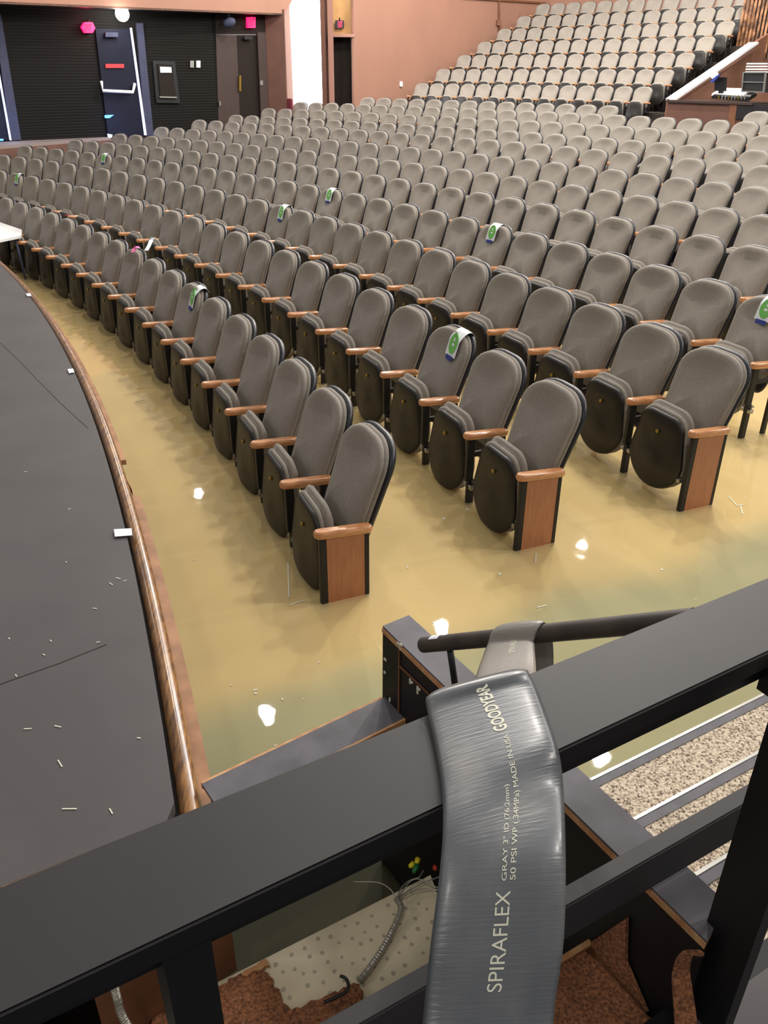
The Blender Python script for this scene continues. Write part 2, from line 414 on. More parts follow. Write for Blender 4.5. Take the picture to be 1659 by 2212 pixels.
if rest:
    mats = [M['fabric'], M['bshell'], M['shell'], M['armwood'], M['blackmetal']]
    verts, faces, fm = [], [], []
    for p, a, row, idx, side, d, end, last, x, y in rest:
        mw = Matrix.Translation(p) @ Matrix.Rotation(a, 4, 'Z')
        for key, off, mi in (('back', (0, 0, 0), 0), ('bshell', (0, 0, 0), 1), ('seat', (0, 0, 0), 0), ('sshell', (0, 0, 0), 2), ('arm', (0, -W/2, .613), 3), ('std', (0, -W/2, 0), 4)) + ((('arm', (0, W/2, .613), 3), ('std', (0, W/2, 0), 4)) if last else ()):
            me = ME[key]; b0 = len(verts); o_ = V(off)
            verts += [tuple(mw @ (v.co+o_)) for v in me.vertices]
            for pl in me.polygons: faces.append([b0+i for i in pl.vertices]); fm.append(mi)
    me = bpy.data.meshes.new('rear_seats'); me.from_pydata(verts, [], faces)
    for mm in mats: me.materials.append(mm)
    for pl, mi in zip(me.polygons, fm): pl.material_index = mi; pl.use_smooth = True
    tag(link('rear_theatre_seats', me), 'grey theatre seats filling the farthest rows at the back of the house', 'theatre seats', None, 'stuff')

# paper tags on seats ---------------------------------------------------------
def surf(y, z, off=.0):   # front face of the backrest
    return V((backx(z)-.060-.35*y*y-off, y, z))
def paper_tag(seat, px, py, label, far=False):
    p, a = seat[0], seat[1]
    mw = Matrix.Translation(p) @ Matrix.Rotation(a, 4, 'Z'); inv = mw.inverted()
    n = (mw.to_3x3() @ V((-1, 0, .33))).normalized()
    c = onpl(px, py, mw @ surf(0, .9), n); lc = inv @ c
    y0 = max(-.11, min(.11, lc.y)); z0 = max(.845, min(.90, lc.z))
    t = thing('seat_tag', label, 'paper tag', mw @ surf(y0, z0), a, 'green and white paper tags taped over seat backs')
    ib = t.location
    ztop = .975-.35*max(0, abs(y0)-.09)
    path = [surf(y0, z0-.075, .006), surf(y0, z0, .007), surf(y0, ztop-.045, .006), V((backx(ztop)-.050, y0, ztop-.012)), V((backx(ztop)-.02, y0, ztop+.005)), V((backx(ztop)+.012, y0, ztop+.002)), V((backx(ztop)+.036, y0, ztop-.03))]
    base = surf(y0, z0)
    path = [q-base for q in path]
    path = spline(path, 4)
    bm = bmesh.new(); rows = []
    for i, q in enumerate(path):
        d = (path[min(i+1, len(path)-1)]-path[max(i-1, 0)]).normalized(); nn = V((0, 1, 0)).cross(d)
        rows.append([bm.verts.new(q+V((0, s*.068, 0))-V((.35*((y0+s*.068)**2-y0*y0), 0, 0))*1.0+nn*tt) for s, tt in ((-1, 0), (0, 0), (1, 0), (1, .0012), (0, .0012), (-1, .0012))])
    for r0, r1 in zip(rows, rows[1:]):
        for k in range(6): bm.faces.new((r0[k], r0[(k+1) % 6], r1[(k+1) % 6], r1[k]))
    bm.faces.new(rows[0]); bm.faces.new(rows[-1][::-1])
    obj('paper', bm, M['paper'], t, True)
    def on(y, z, off): return surf(y0+y, z0+z, off)-base
    bm = bmesh.new(); 
    vs = [bm.verts.new(on(.052*math.cos(k*PI/10), .006+.066*math.sin(k*PI/10), .0095)) for k in range(20)]
    vs2 = [bm.verts.new(v.co+V((.0015, 0, 0))) for v in vs]; bm.faces.new(vs); bm.faces.new(vs2[::-1])
    for k in range(20): bm.faces.new((vs[k], vs2[k], vs2[(k+1) % 20], vs[(k+1) % 20]))
    ov = obj('printed_oval', bm, M['green'], t)
    if not far:
        bm = bmesh.new()
        for (yy, zz, w_, h_) in ((.0, .03, .016, .022), (.0, -.002, .028, .016)):
            q = [on(yy+sx*w_/2, zz+sz*h_/2, .0105) for sx, sz in ((-1, -1), (1, -1), (1, 1), (-1, 1))]
            slab(bm, q, (-1, 0, .3), .0008)
        obj('print', bm, M['paper'], ov)
    bm = bmesh.new(); q = [on(sx*.036, sz, .0105) for sx, sz in ((-1.2, -.098), (1.2, -.098), (1.2, -.070), (-1.2, -.070))]
    slab(bm, q, (-1, 0, .3), .001); obj('blue_tape', bm, M['bluetape'], t)
TAGS = [(427, 640, 'front row'), (985, 735, 'second row near the aisle'), (1066, 496, 'fourth row right of centre'), (713, 416, 'fourth row at the centre'), (609, 457, 'third row'), (225, 336, 'fourth row far left'), (40, 381, 'second row far left'), (1659, 664, 'third or fourth row at the right edge')]
for px, py, wh in TAGS:
    best = min(indiv, key=lambda s: (lambda q: (q[0]-px)**2+(q[1]-py)**2)(proj(s[0]+Matrix.Rotation(s[1], 3, 'Z') @ V((backx(.92)-.06, 0, .92)))))
    print('tag', px, py, 'row', best[2], 'idx', best[3])
    rw = RN[best[2]]; sd = '%s seat' % ordn(best[3])
    paper_tag(best, px, py, 'white and green paper tag on the %s of the %s row' % (sd+(' from the aisle' if best[4] == 'near' else ' from the left'), rw), far=best[5] > 12)

# ------------------------------------------------------------------ floors
bm = bmesh.new()
prof = [(27.0, -.27), (28.3, -.25)] + [(Rrow(k), ZARM[k]-ARMH) for k in range(12)] + [(41.9, .70), (44.42, .70)]
for u in range(8):
    z = .979+.384*u; r0 = 44.93-.5+.936*u
    prof += [(r0, z), (r0+.936, z)]
na = 40
def sweep(bm, prof, a0, a1, na):
    cols = [[bm.verts.new(pol(r, a0+(a1-a0)*i/na, z)) for r, z in prof] for i in range(na+1)]
    for c0, c1 in zip(cols, cols[1:]):
        for j in range(len(prof)-1): bm.faces.new((c0[j], c0[j+1], c1[j+1], c1[j]))
sweep(bm, prof, .722, 1.12, na)
low = [q for q in prof if q[0] < 44.43]+[(52.5, .72)]
sweep(bm, low, .02, .722, na)
struct('floor', bm, M['carpet'])
# ------------------------------------------------------------------ stage
ZS = .70
RS = 27.88
def arc_slab(bm, r0, r1, a0, a1, z0, z1, n=60, mi=0):
    for i in range(n):
        pass
    cols = []
    for i in range(n+1):
        a = a0+(a1-a0)*i/n
        cols.append([bm.verts.new(pol(r, a, z)) for r, z in ((r0, z1), (r1, z1), (r1, z0), (r0, z0))])
    for c0, c1 in zip(cols, cols[1:]):
        for j in range(4): bm.faces.new((c0[j], c0[(j+1) % 4], c1[(j+1) % 4], c1[j])).material_index = mi
    bm.faces.new(cols[0]); bm.faces.new(cols[-1][::-1])
def line_c(c, x): return V((x, c+.568*x, 0))     # lines parallel to the stage-side rail
DR = V((1, .568, 0)).normalized(); DN = V((-.568, 1, 0)).normalized()
aend = math.atan2(1.38-CC.y, -.516-CC.x)
# stage deck: bounded by the arc and by the rail line
bm = bmesh.new()
deck = [pol(RS, aend+.0001+(1.12-aend)*i/80, ZS) for i in range(81)]
deck += [V((-20, 22, ZS)), V((-20, -4, ZS)), V((1.8, -4, ZS))]
pe = onz(1659, 2090, ZS); pf = onz(1480, 2212, ZS)
c_e = .548
dk0 = onz(361, 1772, ZS); dk1 = onz(205, 1834, ZS); dk2 = dk1+(dk1-dk0)*1.2
deck += [V((1.8, c_e+.568*1.8, ZS)), V((-.86, c_e+.568*-.86, ZS)), V((-.86, dk2.y-.05, ZS)), dk2, dk0]
slab(bm, deck, (0, 0, 1), .05)
struct('stage_floor', bm, M['stage'])
bm = bmesh.new(); dn_ = V((dk0.y-dk1.y, dk1.x-dk0.x, 0)).normalized(); dn_ = dn_ if dn_.y < 0 else -dn_
slab(bm, [dk0+V((0, 0, -.001)), dk2+V((0, 0, -.001)), dk2+dn_*.012+V((0, 0, -.001)), dk0+dn_*.022+V((0, 0, -.001))], (0, 0, 1), .045)
struct('trim_10', bm, M['rawwood'])
# thin plank seams on the deck
for nm, pts in (('one', [(0, 1478), (130, 1432), (230, 1392)]), ('two', [(0, 740), (40, 778), (90, 830), (130, 870), (190, 925)])):
    bm = bmesh.new(); P = [onz(x, y, ZS+.0008) for x, y in pts]
    for p0, p1 in zip(P, P[1:]):
        d = (p1-p0).normalized(); s = d.cross(V((0, 0, 1)))*.0016
        slab(bm, [p0-s, p1-s, p1+s, p0+s], (0, 0, 1), .0006)
    o = struct('trim_'+('7' if nm == 'one' else '8'), bm, M['darkgap'])
# dark groove, rounded wooden nosing, flat strip and black fascia around the stage edge
bm = bmesh.new(); arc_slab(bm, RS-.012, RS+.03, aend-.006, 1.1, ZS-.08, ZS-.045); arc_slab(bm, RS-.03, RS+.02, aend-.006, 1.1, -.3, ZS-.08)
struct('trim_1', bm, M['darkgap'])
bm = bmesh.new(); n = 120; rings = []
sec = [(RS+.012, ZS-.05)] + [(RS+.036+.028*math.cos(t), ZS-.045+.032*math.sin(t)) for t in [PI*(1-k/9)*1.0 for k in range(10)]] + [(RS+.064, ZS-.07), (RS+.012, ZS-.07)]
for i in range(n+1):
    a = aend-.004+(1.09-aend)*i/n; rings.append([pol(r, a, z) for r, z in sec])
loft(bm, rings, True, True); o = obj('stage_nosing', bm, M['trimwood'], None, True)
tag(o, 'curved rounded oak nosing with worn varnish along the stage edge', 'wood trim')
a_gap0 = math.atan2(onz(285, 1083, .6).y-CC.y, onz(285, 1083, .6).x-CC.x); a_gap1 = math.atan2(onz(268, 1000, .6).y-CC.y, onz(268, 1000, .6).x-CC.x)
bm = bmesh.new(); arc_slab(bm, RS+.05, RS+.098, aend-.003, a_gap0, ZS-.10, ZS-.075)
tag(obj('wood_strip', bm, M['stripwood']), 'flat light brown wood strip below the nosing, nearest the railing', 'wood strip', 'flat wood strips along the stage edge')
bm = bmesh.new(); arc_slab(bm, RS+.05, RS+.094, a_gap1, .62, ZS-.11, ZS-.085)
tag(obj('wood_strip', bm, M['stripwood']), 'flat brown wood strip farther along the curved stage edge, with a broken dark end', 'wood strip', 'flat wood strips along the stage edge')
bm = bmesh.new()      # bent splinter of veneer in the gap
P = [onz(x, y, ZS-.09) for x, y in ((262, 1012), (276, 1040), (286, 1062), (288, 1082))]
P = spline(P, 5)
for p0, p1 in zip(P, P[1:]): slab(bm, [p0, p1, p1+V((.004, 0, .0)), p0+V((.004, 0, 0))], (0, 0, 1), .03)
tag(obj('veneer_splinter', bm, M['rawwood']), 'thin curled strip of veneer peeling from the stage edge', 'splinter')
# white tape pieces
for k, (pts, lab) in enumerate([(((246, 1143), (284, 1141), (286, 1156), (248, 1159)), 'largest white tape scrap on the stage edge, nearest the railing'),
                   (((146, 797), (158, 796), (161, 804), (149, 806)), 'small white tape scrap on the stage edge, middle of the three'),
                   (((56, 634), (65, 633), (68, 639), (59, 640)), 'tiny white tape scrap farthest along the stage edge')]):
    bm = bmesh.new(); slab(bm, [onz(x, y, ZS+.008) for x, y in pts], (0, 0, 1), .0015)
    tag(obj('tape_scrap', bm, M['paper']), lab, 'tape', 'white tape scraps on the stage edge')
# chips and scuffs lying on the deck
bm = bmesh.new()
for x, y, l in [(255, 1250, .02), (240, 1262, .02), (212, 1388, .012), (35, 1460, .012), (60, 1575, .02), (125, 1570, .02), (130, 1650, .03), (150, 1748, .035), (240, 1753, .02), (300, 1595, .01), (110, 1385, .01), (20, 1380, .01), (205, 1315, .014), (270, 1255, .012), (143, 1215, .008), (95, 1415, .01), (55, 1020, .015), (150, 1100, .012)]:
    p = onz(x, y, ZS); an = random.uniform(-1, 1); d = V((math.cos(an), math.sin(an), 0))*l/2; s = V((-d.y, d.x, 0)).normalized()*.0016
    slab(bm, [p-d-s+V((0, 0, .002)), p+d-s+V((0, 0, .002)), p+d+s+V((0, 0, .002)), p-d+s+V((0, 0, .002))], (0, 0, 1), .0015)
tag(obj('stage_litter', bm, M['cream']), 'pale chips and lint scattered on the black stage floor', 'litter', None, 'stuff')
# ------------------------------------------------------------------ water
m, N, L = nodes_mat('muddy_water')
for n_ in list(N): N.remove(n_)
out = N.new('ShaderNodeOutputMaterial'); ge = N.new('ShaderNodeNewGeometry'); sep = N.new('ShaderNodeSeparateXYZ'); L.new(ge.outputs['Position'], sep.inputs[0])
# ceiling reflection painted greener, greyer into the water colour beside the stairs (line through two floor points)
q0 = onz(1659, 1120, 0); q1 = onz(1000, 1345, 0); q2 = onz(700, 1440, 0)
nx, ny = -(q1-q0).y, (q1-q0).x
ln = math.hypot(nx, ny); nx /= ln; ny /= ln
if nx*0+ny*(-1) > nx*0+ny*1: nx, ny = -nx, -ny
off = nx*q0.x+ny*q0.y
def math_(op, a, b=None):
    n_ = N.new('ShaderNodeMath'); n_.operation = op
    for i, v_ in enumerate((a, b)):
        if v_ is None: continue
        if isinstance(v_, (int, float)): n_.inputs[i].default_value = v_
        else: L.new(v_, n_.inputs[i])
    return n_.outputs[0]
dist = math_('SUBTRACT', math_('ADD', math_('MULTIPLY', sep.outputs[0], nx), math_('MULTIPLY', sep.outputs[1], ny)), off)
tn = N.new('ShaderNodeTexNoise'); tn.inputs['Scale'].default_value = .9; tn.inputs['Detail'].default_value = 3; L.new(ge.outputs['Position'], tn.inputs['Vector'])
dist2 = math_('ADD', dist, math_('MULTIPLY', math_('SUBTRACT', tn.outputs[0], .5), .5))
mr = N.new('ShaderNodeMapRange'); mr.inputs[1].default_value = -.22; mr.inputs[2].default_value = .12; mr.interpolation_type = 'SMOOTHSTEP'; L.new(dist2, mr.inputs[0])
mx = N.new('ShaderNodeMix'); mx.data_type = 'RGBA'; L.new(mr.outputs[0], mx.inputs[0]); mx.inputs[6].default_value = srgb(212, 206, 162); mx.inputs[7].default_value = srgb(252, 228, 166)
tn2 = N.new('ShaderNodeTexNoise'); tn2.inputs['Scale'].default_value = .55; tn2.inputs['Detail'].default_value = 4; L.new(ge.outputs['Position'], tn2.inputs['Vector'])
mr2 = N.new('ShaderNodeMapRange'); mr2.inputs[1].default_value = .3; mr2.inputs[2].default_value = .7; mr2.inputs[3].default_value = .86; mr2.inputs[4].default_value = 1.08; L.new(tn2.outputs[0], mr2.inputs[0])
hsv = N.new('ShaderNodeHueSaturation'); L.new(mx.outputs[2], hsv.inputs['Color']); L.new(mr2.outputs[0], hsv.inputs['Value'])
pitd = math_('SUBTRACT', sep.outputs[1], math_('MULTIPLY', sep.outputs[0], .568))  # pit shade painted into the water colour, darker toward the railing
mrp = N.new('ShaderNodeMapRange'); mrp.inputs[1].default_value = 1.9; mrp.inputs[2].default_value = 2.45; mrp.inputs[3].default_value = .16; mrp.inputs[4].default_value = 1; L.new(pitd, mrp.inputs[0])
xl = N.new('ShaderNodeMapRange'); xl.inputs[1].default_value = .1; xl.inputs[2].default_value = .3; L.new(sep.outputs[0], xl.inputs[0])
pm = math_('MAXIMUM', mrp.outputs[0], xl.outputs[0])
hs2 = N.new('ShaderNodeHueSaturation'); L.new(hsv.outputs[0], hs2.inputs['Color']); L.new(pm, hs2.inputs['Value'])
dif = N.new('ShaderNodeBsdfDiffuse'); L.new(hs2.outputs[0], dif.inputs['Color'])
tr = N.new('ShaderNodeBsdfTransparent')
at = N.new('ShaderNodeAttribute'); at.attribute_name = 'layer'; 
mix1 = N.new('ShaderNodeMixShader'); L.new(at.outputs['Fac'], mix1.inputs[0]); L.new(tr.outputs[0], mix1.inputs[1]); L.new(dif.outputs[0], mix1.inputs[2])
gl = N.new('ShaderNodeBsdfGlossy'); gl.inputs['Roughness'].default_value = .015; gl.inputs['Color'].default_value = (1, 1, 1, 1)
bn = N.new('ShaderNodeTexNoise'); bn.inputs['Scale'].default_value = 7; bn.inputs['Detail'].default_value = 1; L.new(ge.outputs['Position'], bn.inputs['Vector'])
bp = N.new('ShaderNodeBump'); bp.inputs['Strength'].default_value = .06; bp.inputs['Distance'].default_value = .01; L.new(bn.outputs[0], bp.inputs['Height']); L.new(bp.outputs[0], gl.inputs['Normal'])
fr = N.new('ShaderNodeFresnel'); fr.inputs['IOR'].default_value = 1.33
at2 = N.new('ShaderNodeAttribute'); at2.attribute_name = 'top'
mix2 = N.new('ShaderNodeMixShader'); L.new(math_('MULTIPLY', fr.outputs[0], at2.outputs['Fac']), mix2.inputs[0]); L.new(mix1.outputs[0], mix2.inputs[1]); L.new(gl.outputs[0], mix2.inputs[2])
L.new(mix2.outputs[0], out.inputs['Surface'])
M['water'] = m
me = bpy.data.meshes.new('flood_water')
lay = [(0, .40, 1), (-.017, .38, 0), (-.034, .48, 0), (-.052, .65, 0), (-.075, 1, 0)]
vv, ff, la, lt = [], [], [], []
ring = [pol(RS+.025, aend-.002+(1.08-aend)*i/40, 0) for i in range(41)] + [pol(35.5, 1.08-(1.08-.1)*i/40, 0) for i in range(41)] + [V((6, .6, 0)), V((2.2, -.6, 0)), V((-.62, -.6, 0))]
for z, al, tp in lay:
    b0 = len(vv); vv += [(p.x, p.y, z) for p in ring]; ff.append(list(range(b0, b0+len(ring)))[::-1]); la += [al]*len(ring); lt += [tp]*len(ring)
me.from_pydata(vv, [], ff)
for nm, dt in (('layer', la), ('top', lt)):
    at_ = me.attributes.new(nm, 'FLOAT', 'POINT')
    for i, v_ in enumerate(dt): at_.data[i].value = v_
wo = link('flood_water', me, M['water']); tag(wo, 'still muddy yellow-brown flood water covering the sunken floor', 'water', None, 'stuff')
# floating specks
bm = bmesh.new()
spk = [(552, 1497), (551, 1490), (655, 1510), (500, 1480), (610, 1510), (435, 990), (385, 933), (395, 1052), (540, 963), (615, 1130), (1352, 1035), (1610, 1075), (1180, 1003), (1430, 1230), (1210, 1000), (880, 1225), (1160, 1075), (905, 1270), (960, 1120), (640, 1240), (700, 1320), (935, 1345), (595, 1610), (1270, 1235), (1010, 1100), (560, 1180), (1080, 1240), (160, 690), (172, 715), (242, 760), (185, 740), (205, 770), (300, 845), (275, 822), (120, 625), (515, 1140), (250, 880), (475, 1120), (590, 1290), (420, 1210), (840, 1140), (870, 1390), (690, 1430), (760, 1370)]
for x, y in spk:
    p = onz(x, y, .003); an = random.uniform(0, 3); l = random.uniform(.004, .011); d = V((math.cos(an), math.sin(an), 0))*l; s = V((-d.y, d.x, 0))*random.uniform(.3, .8)
    slab(bm, [p-d-s, p+d-s*.5, p+d*.8+s, p-d*.6+s], (0, 0, 1), .002)
for x0, y0, x1, y1 in [(625, 1306, 660, 1296), (622, 1215, 624, 1290), (1160, 1312, 1180, 1307), (1158, 1195, 1157, 1215), (405, 938, 420, 934), (430, 991, 442, 988), (1574, 1072, 1590, 1090), (1590, 1092, 1608, 1090), (1600, 1092, 1604, 1110), (292, 868, 312, 862), (170, 752, 184, 748)]:
    p0 = onz(x0, y0, .004); p1 = onz(x1, y1, .004); d = (p1-p0).normalized(); s = V((-d.y, d.x, 0))*.003
    slab(bm, [p0-s, p1-s, p1+s, p0+s], (0, 0, 1), .002)
tag(obj('floating_debris', bm, M['cream']), 'pale flecks and straw bits floating on the flood water', 'debris', None, 'stuff')

# ------------------------------------------------------------------ railing in front of the camera
ZR = 1.50
rail = thing('guard_railing', 'black painted guard railing with wide flat top board in the foreground', 'railing', (0, .71, ZS))
ro = rail.location
def lc(c, x, z): return V((x, c+.568*x, z))
def board(bm, c0, c1, x0, x1, z0, z1, mi=0, top=None):
    P = [lc(c0, x0, 0), lc(c0, x1, 0)]; P += [P[1]+DN*(c1-c0)*.87, P[0]+DN*(c1-c0)*.87]
    vs = []
    for z in (z0, z1): vs += [bm.verts.new(V((p.x, p.y, z))-ro) for p in P]
    for q in ((0, 3, 2, 1), (0, 1, 5, 4), (1, 2, 6, 5), (2, 3, 7, 6), (3, 0, 4, 7)): bm.faces.new([vs[i] for i in q]).material_index = mi
    bm.faces.new([vs[i] for i in (4, 5, 6, 7)]).material_index = mi if top is None else top
def rrow(bm): bmesh.ops.bevel(bm, geom=list(bm.edges), offset=.003, segments=2, affect='EDGES')
bm = bmesh.new()
P = [onz(0, 2193, ZR), onz(1659, 1409, ZR), onz(1659, 1246, ZR), onz(211, 1828, ZR)]
def ext(a, b, t): return a+(b-a)*t
A = [ext(P[0], P[1], -.5), ext(P[0], P[1], 2.4), ext(P[3], P[2], 2.3), ext(P[3], P[2], -.6)]
slab(bm, [p-ro for p in A], (0, 0, 1), .036); rrow(bm); bm.normal_update()
for f in bm.faces: f.material_index = 0 if f.normal.z > .6 else 1
o = obj('top_board', bm, [M['railpaint'], M['railside']], rail)
bm = bmesh.new(); board(bm, .655, .70, -1.2, 1.9, ZR-.075, ZR-.037, 0); obj('under_rail', bm, M['railside'], rail)
bm = bmesh.new(); board(bm, .69, .727, -.17, 1.5, .955, 1.05, 0); rrow(bm); obj('middle_rail', bm, M['railpaint'], rail)
def post(px_r, name='post'):
    pass
bm = bmesh.new(); board(bm, .63, .733, -.222, -.178, .1, ZR-.036); obj('post', bm, M['railside'], rail)
def solve_x(c, dx, px, py):   # rail-line abscissa whose vertical (offset dx*DN) passes through the pixel column at image row py
    lo_, hi_ = .2, 1.4
    for _ in range(40):
        mid = (lo_+hi_)/2; b_ = lc(c, mid, 0)+DN*dx; za, zb_ = -.5, 1.5
        for __ in range(40):
            zm = (za+zb_)/2
            if proj(V((b_.x, b_.y, zm)))[1] > py: za = zm
            else: zb_ = zm
        if proj(V((b_.x, b_.y, zm)))[0] < px: lo_ = mid
        else: hi_ = mid
    return lo_
xl_ = solve_x(.49, .085, 1567, 1860); xr_ = solve_x(.49, 0, 1650, 2030)
print('post', xl_, xr_)
bm = bmesh.new(); board(bm, .49, .588, xl_, xr_, .3, ZR-.036); board(bm, .60, .66, xl_+.001, xr_-.001, ZR-.10, ZR-.037); obj('post', bm, M['railside'], rail)
bm = bmesh.new(); board(bm, .552, .60, .28, 1.6, .40, .69); obj('toe_board', bm, M['railside'], rail)

# ------------------------------------------------------------------ stairs and their side wall
CAPZ = .94
wall = thing('stair_side_wall', 'low black stair side wall with scuffed grey cap and raw plywood edge', 'low wall', (0, 1.8, 0))
wo_ = wall.location
L0 = V((-.002, 1.778, 0)); L1 = V((.561, .876, 0)); R0 = V((.07, 1.828, 0)); R1 = V((.622, .951, 0))
bm = bmesh.new()
slab(bm, [V((p.x, p.y, CAPZ))-wo_ for p in (L0, L1, R1, R0)], (0, 0, 1), .006)
obj('cap_board', bm, M['scuffgrey'], wall)
bm = bmesh.new()
dl = (L1-L0).normalized(); sd = V((dl.y, -dl.x, 0))
sd = -sd if sd.x > 0 else sd
slab(bm, [V((p.x, p.y, CAPZ-.006))-wo_ for p in (L0+sd*.003, L1+sd*.003, R1-sd*.002, R0-sd*.002)], (0, 0, 1), .014)
obj('plywood_edge', bm, M['rawwood'], wall)['label'] = 'raw plywood edge under the cap'
bm = bmesh.new()
slab(bm, [V((p.x, p.y, CAPZ-.02))-wo_ for p in (L0, L1, R1, R0)], (0, 0, 1), 1.15)
obj('wall_body', bm, M['railside'], wall)
bm = bmesh.new()   # pale seam and cream flecks on the black side
def onside(x, y): return onpl(x, y, L0+sd*.004, sd)
for pts in ([(861, 1392), (861, 1440), (860, 1545)], [(862, 1440), (890, 1466), (925, 1500)]):
    Q = [onside(x, y) for x, y in pts]
    for p0, p1 in zip(Q, Q[1:]):
        d = (p1-p0).normalized(); s = d.cross(sd).normalized()*.0025
        slab(bm, [p0-s-wo_, p1-s-wo_, p1+s-wo_, p0+s-wo_], sd, .003)
obj('panel_seam', bm, M['brownply'], wall)
bm = bmesh.new()
for x, y, l in [(861, 1396, .012), (863, 1393, .01), (831, 1425, .006), (830, 1453, .004), (885, 1472, .008), (888, 1474, .006), (901, 1491, .012), (903, 1488, .008), (841, 1512, .006)]:
    p = onside(x, y)-wo_; an = random.uniform(0, 3); d = (dl*math.cos(an)+V((0, 0, 1))*math.sin(an))*l; s = d.cross(sd).normalized()*.003
    slab(bm, [p-d-s, p+d-s, p+d+s, p-d+s], sd, .003)
obj('paint_chip', bm, M['cream'], wall)['kind'] = 'stuff'
# stairs
st = thing('carpeted_stairs', 'speckled beige carpeted stairs with metal nosings going down into the water', 'stairs', (1.2, 2.0, 0))
so = st.location
cs = {0: (1.684, .014), 1: (1.340, .18), 2: (.98, .35), 3: (.66, .52)}
def xwall(c): # where the wall's right face meets the line
    # y=.568x+c ; R0 + t*(R1-R0)
    dx, dy = R1.x-R0.x, R1.y-R0.y
    t = (R0.y-.568*R0.x-c)/(.568*dx-dy); return R0.x+t*dx
for k in range(4):
    c, z = cs[k]; cb = cs[k+1][0] if k < 3 else .60
    bm = bmesh.new(); board_pts = [lc(c-.035, xwall(c-.035), z), lc(c-.035, 2.6, z), lc(cb-.01, 2.6, z), lc(cb-.01, xwall(cb-.01), z)]
    slab(bm, [p-so for p in board_pts], (0, 0, 1), .45)
    o = obj('tread', bm, M['speckle'], st)
    bm = bmesh.new(); q = [lc(c, xwall(c), z+.003), lc(c, 2.6, z+.003), lc(c-.045, 2.6, z+.003), lc(c-.045, xwall(c-.04), z+.003)]
    slab(bm, [p-so for p in q], (0, 0, 1), .03)
    nz = obj('nosing', bm, M['scuffgrey'], o)
    bm = bmesh.new(); q = [lc(c+.004, xwall(c), z+.005), lc(c+.004, 2.6, z+.005), lc(c-.008, 2.6, z+.005), lc(c-.008, xwall(c-.004), z+.005)]
    slab(bm, [p-so for p in q], (0, 0, 1), .02)
    obj('metal_edge', bm, M['edge'] if 'edge' in M else M['silver'], o)['label'] = 'bright metal edge'
# ledge between the stage and the stair wall
lg = thing('partition_ledge', 'narrow scuffed grey ledge with raw wood edges between stage trim and stair wall', 'ledge', (-.2, 1.6, ZS))
lo = lg.location
e0 = V((-.433, 1.458, ZS)); e1 = V((-.002, 1.762, ZS)); dd = (e1-e0).normalized(); nn = V((dd.y, -dd.x, 0))
q = [e0-dd*.02, e1+dd*.01, e1+dd*.01+nn*.1, e0-dd*.02+nn*.1]
bm = bmesh.new(); slab(bm, [p-lo for p in q], (0, 0, 1), .012); obj('ledge_board', bm, M['scuffgrey'], lg)
bm = bmesh.new(); slab(bm, [p-lo for p in [e0-dd*.02-nn*.007, e1-nn*.007, e1, e0-dd*.02]], (0, 0, 1), .02)
slab(bm, [p-lo for p in [e0+nn*.1, e1+dd*.01+nn*.1, e1+dd*.01+nn*.107, e0+nn*.107]], (0, 0, 1), .02); obj('raw_edge', bm, M['rawwood'], lg)
bm = bmesh.new(); slab(bm, [V((p.x, p.y, ZS-.012))-lo for p in (q[0]+nn*.05, q[1]+nn*.05, q[2], q[3])], (0, 0, 1), .42); obj('shade_partition', bm, M['railside'], lg)  # partition deepened out of sight to shade the pit water
# stair handrail pipe
pp = thing('pipe_handrail', 'dark rusty pipe handrail sloping over the stairs, open end above the wall cap', 'handrail', (.09, 1.62, 1.0))
po = pp.location
p0 = onz(915, 1393, 1.02); p1 = onz(1435, 1343, 1.40); p2 = p0+(p1-p0)*1.09
bm = bmesh.new(); tube(bm, [p0-po, p1-po, p2-po], .0195, 20); o = obj('pipe', bm, M['pipe'], pp, True)
bm = bmesh.new(); tube(bm, [p0-(p1-p0).normalized()*.001-po, p0+(p1-p0)*.002-po], .014, 16); obj('pipe_mouth', bm, M['darkgap'], pp)
bm = bmesh.new(); dpp = (p1-p0).normalized(); a_ = p0+dpp*.04; pu = V((0, 0, 1))-dpp*dpp.z; pu.normalize(); ps = dpp.cross(pu)
vs = []
for s_ in (.0, .035):
    vs.append([bm.verts.new(a_+dpp*s_+(pu*math.cos(t)+ps*math.sin(t))*.0203-po) for t in [-.6+.3*k for k in range(5)]])
for k in range(4): bm.faces.new((vs[0][k], vs[0][k+1], vs[1][k+1], vs[1][k]))
obj('white_tape', bm, M['paper'], pp)['label'] = 'white tape scrap near the pipe end'
bm = bmesh.new(); q = p0+dpp*.10; tube(bm, [V((q.x, q.y, q.z-.01))-po, V((q.x+.02, q.y-.03, CAPZ))-po], .008, 8); obj('bracket', bm, M['blackmetal'], pp)

# ------------------------------------------------------------------ pit with torn floor below the railing
ZP = .35
A0_ = onz(567, 2072, ZP); A1_ = onz(845, 1934, ZP)
bm = bmesh.new(); 
q = [lc(1.382, -.80, ZP), lc(1.382, .13, ZP), lc(1.0, .22, ZP), lc(.62, .22, ZP), lc(.62, -.80, ZP)]
slab(bm, q, (0, 0, 1), .1)
o = struct('pit_floor', bm, M['perf'])
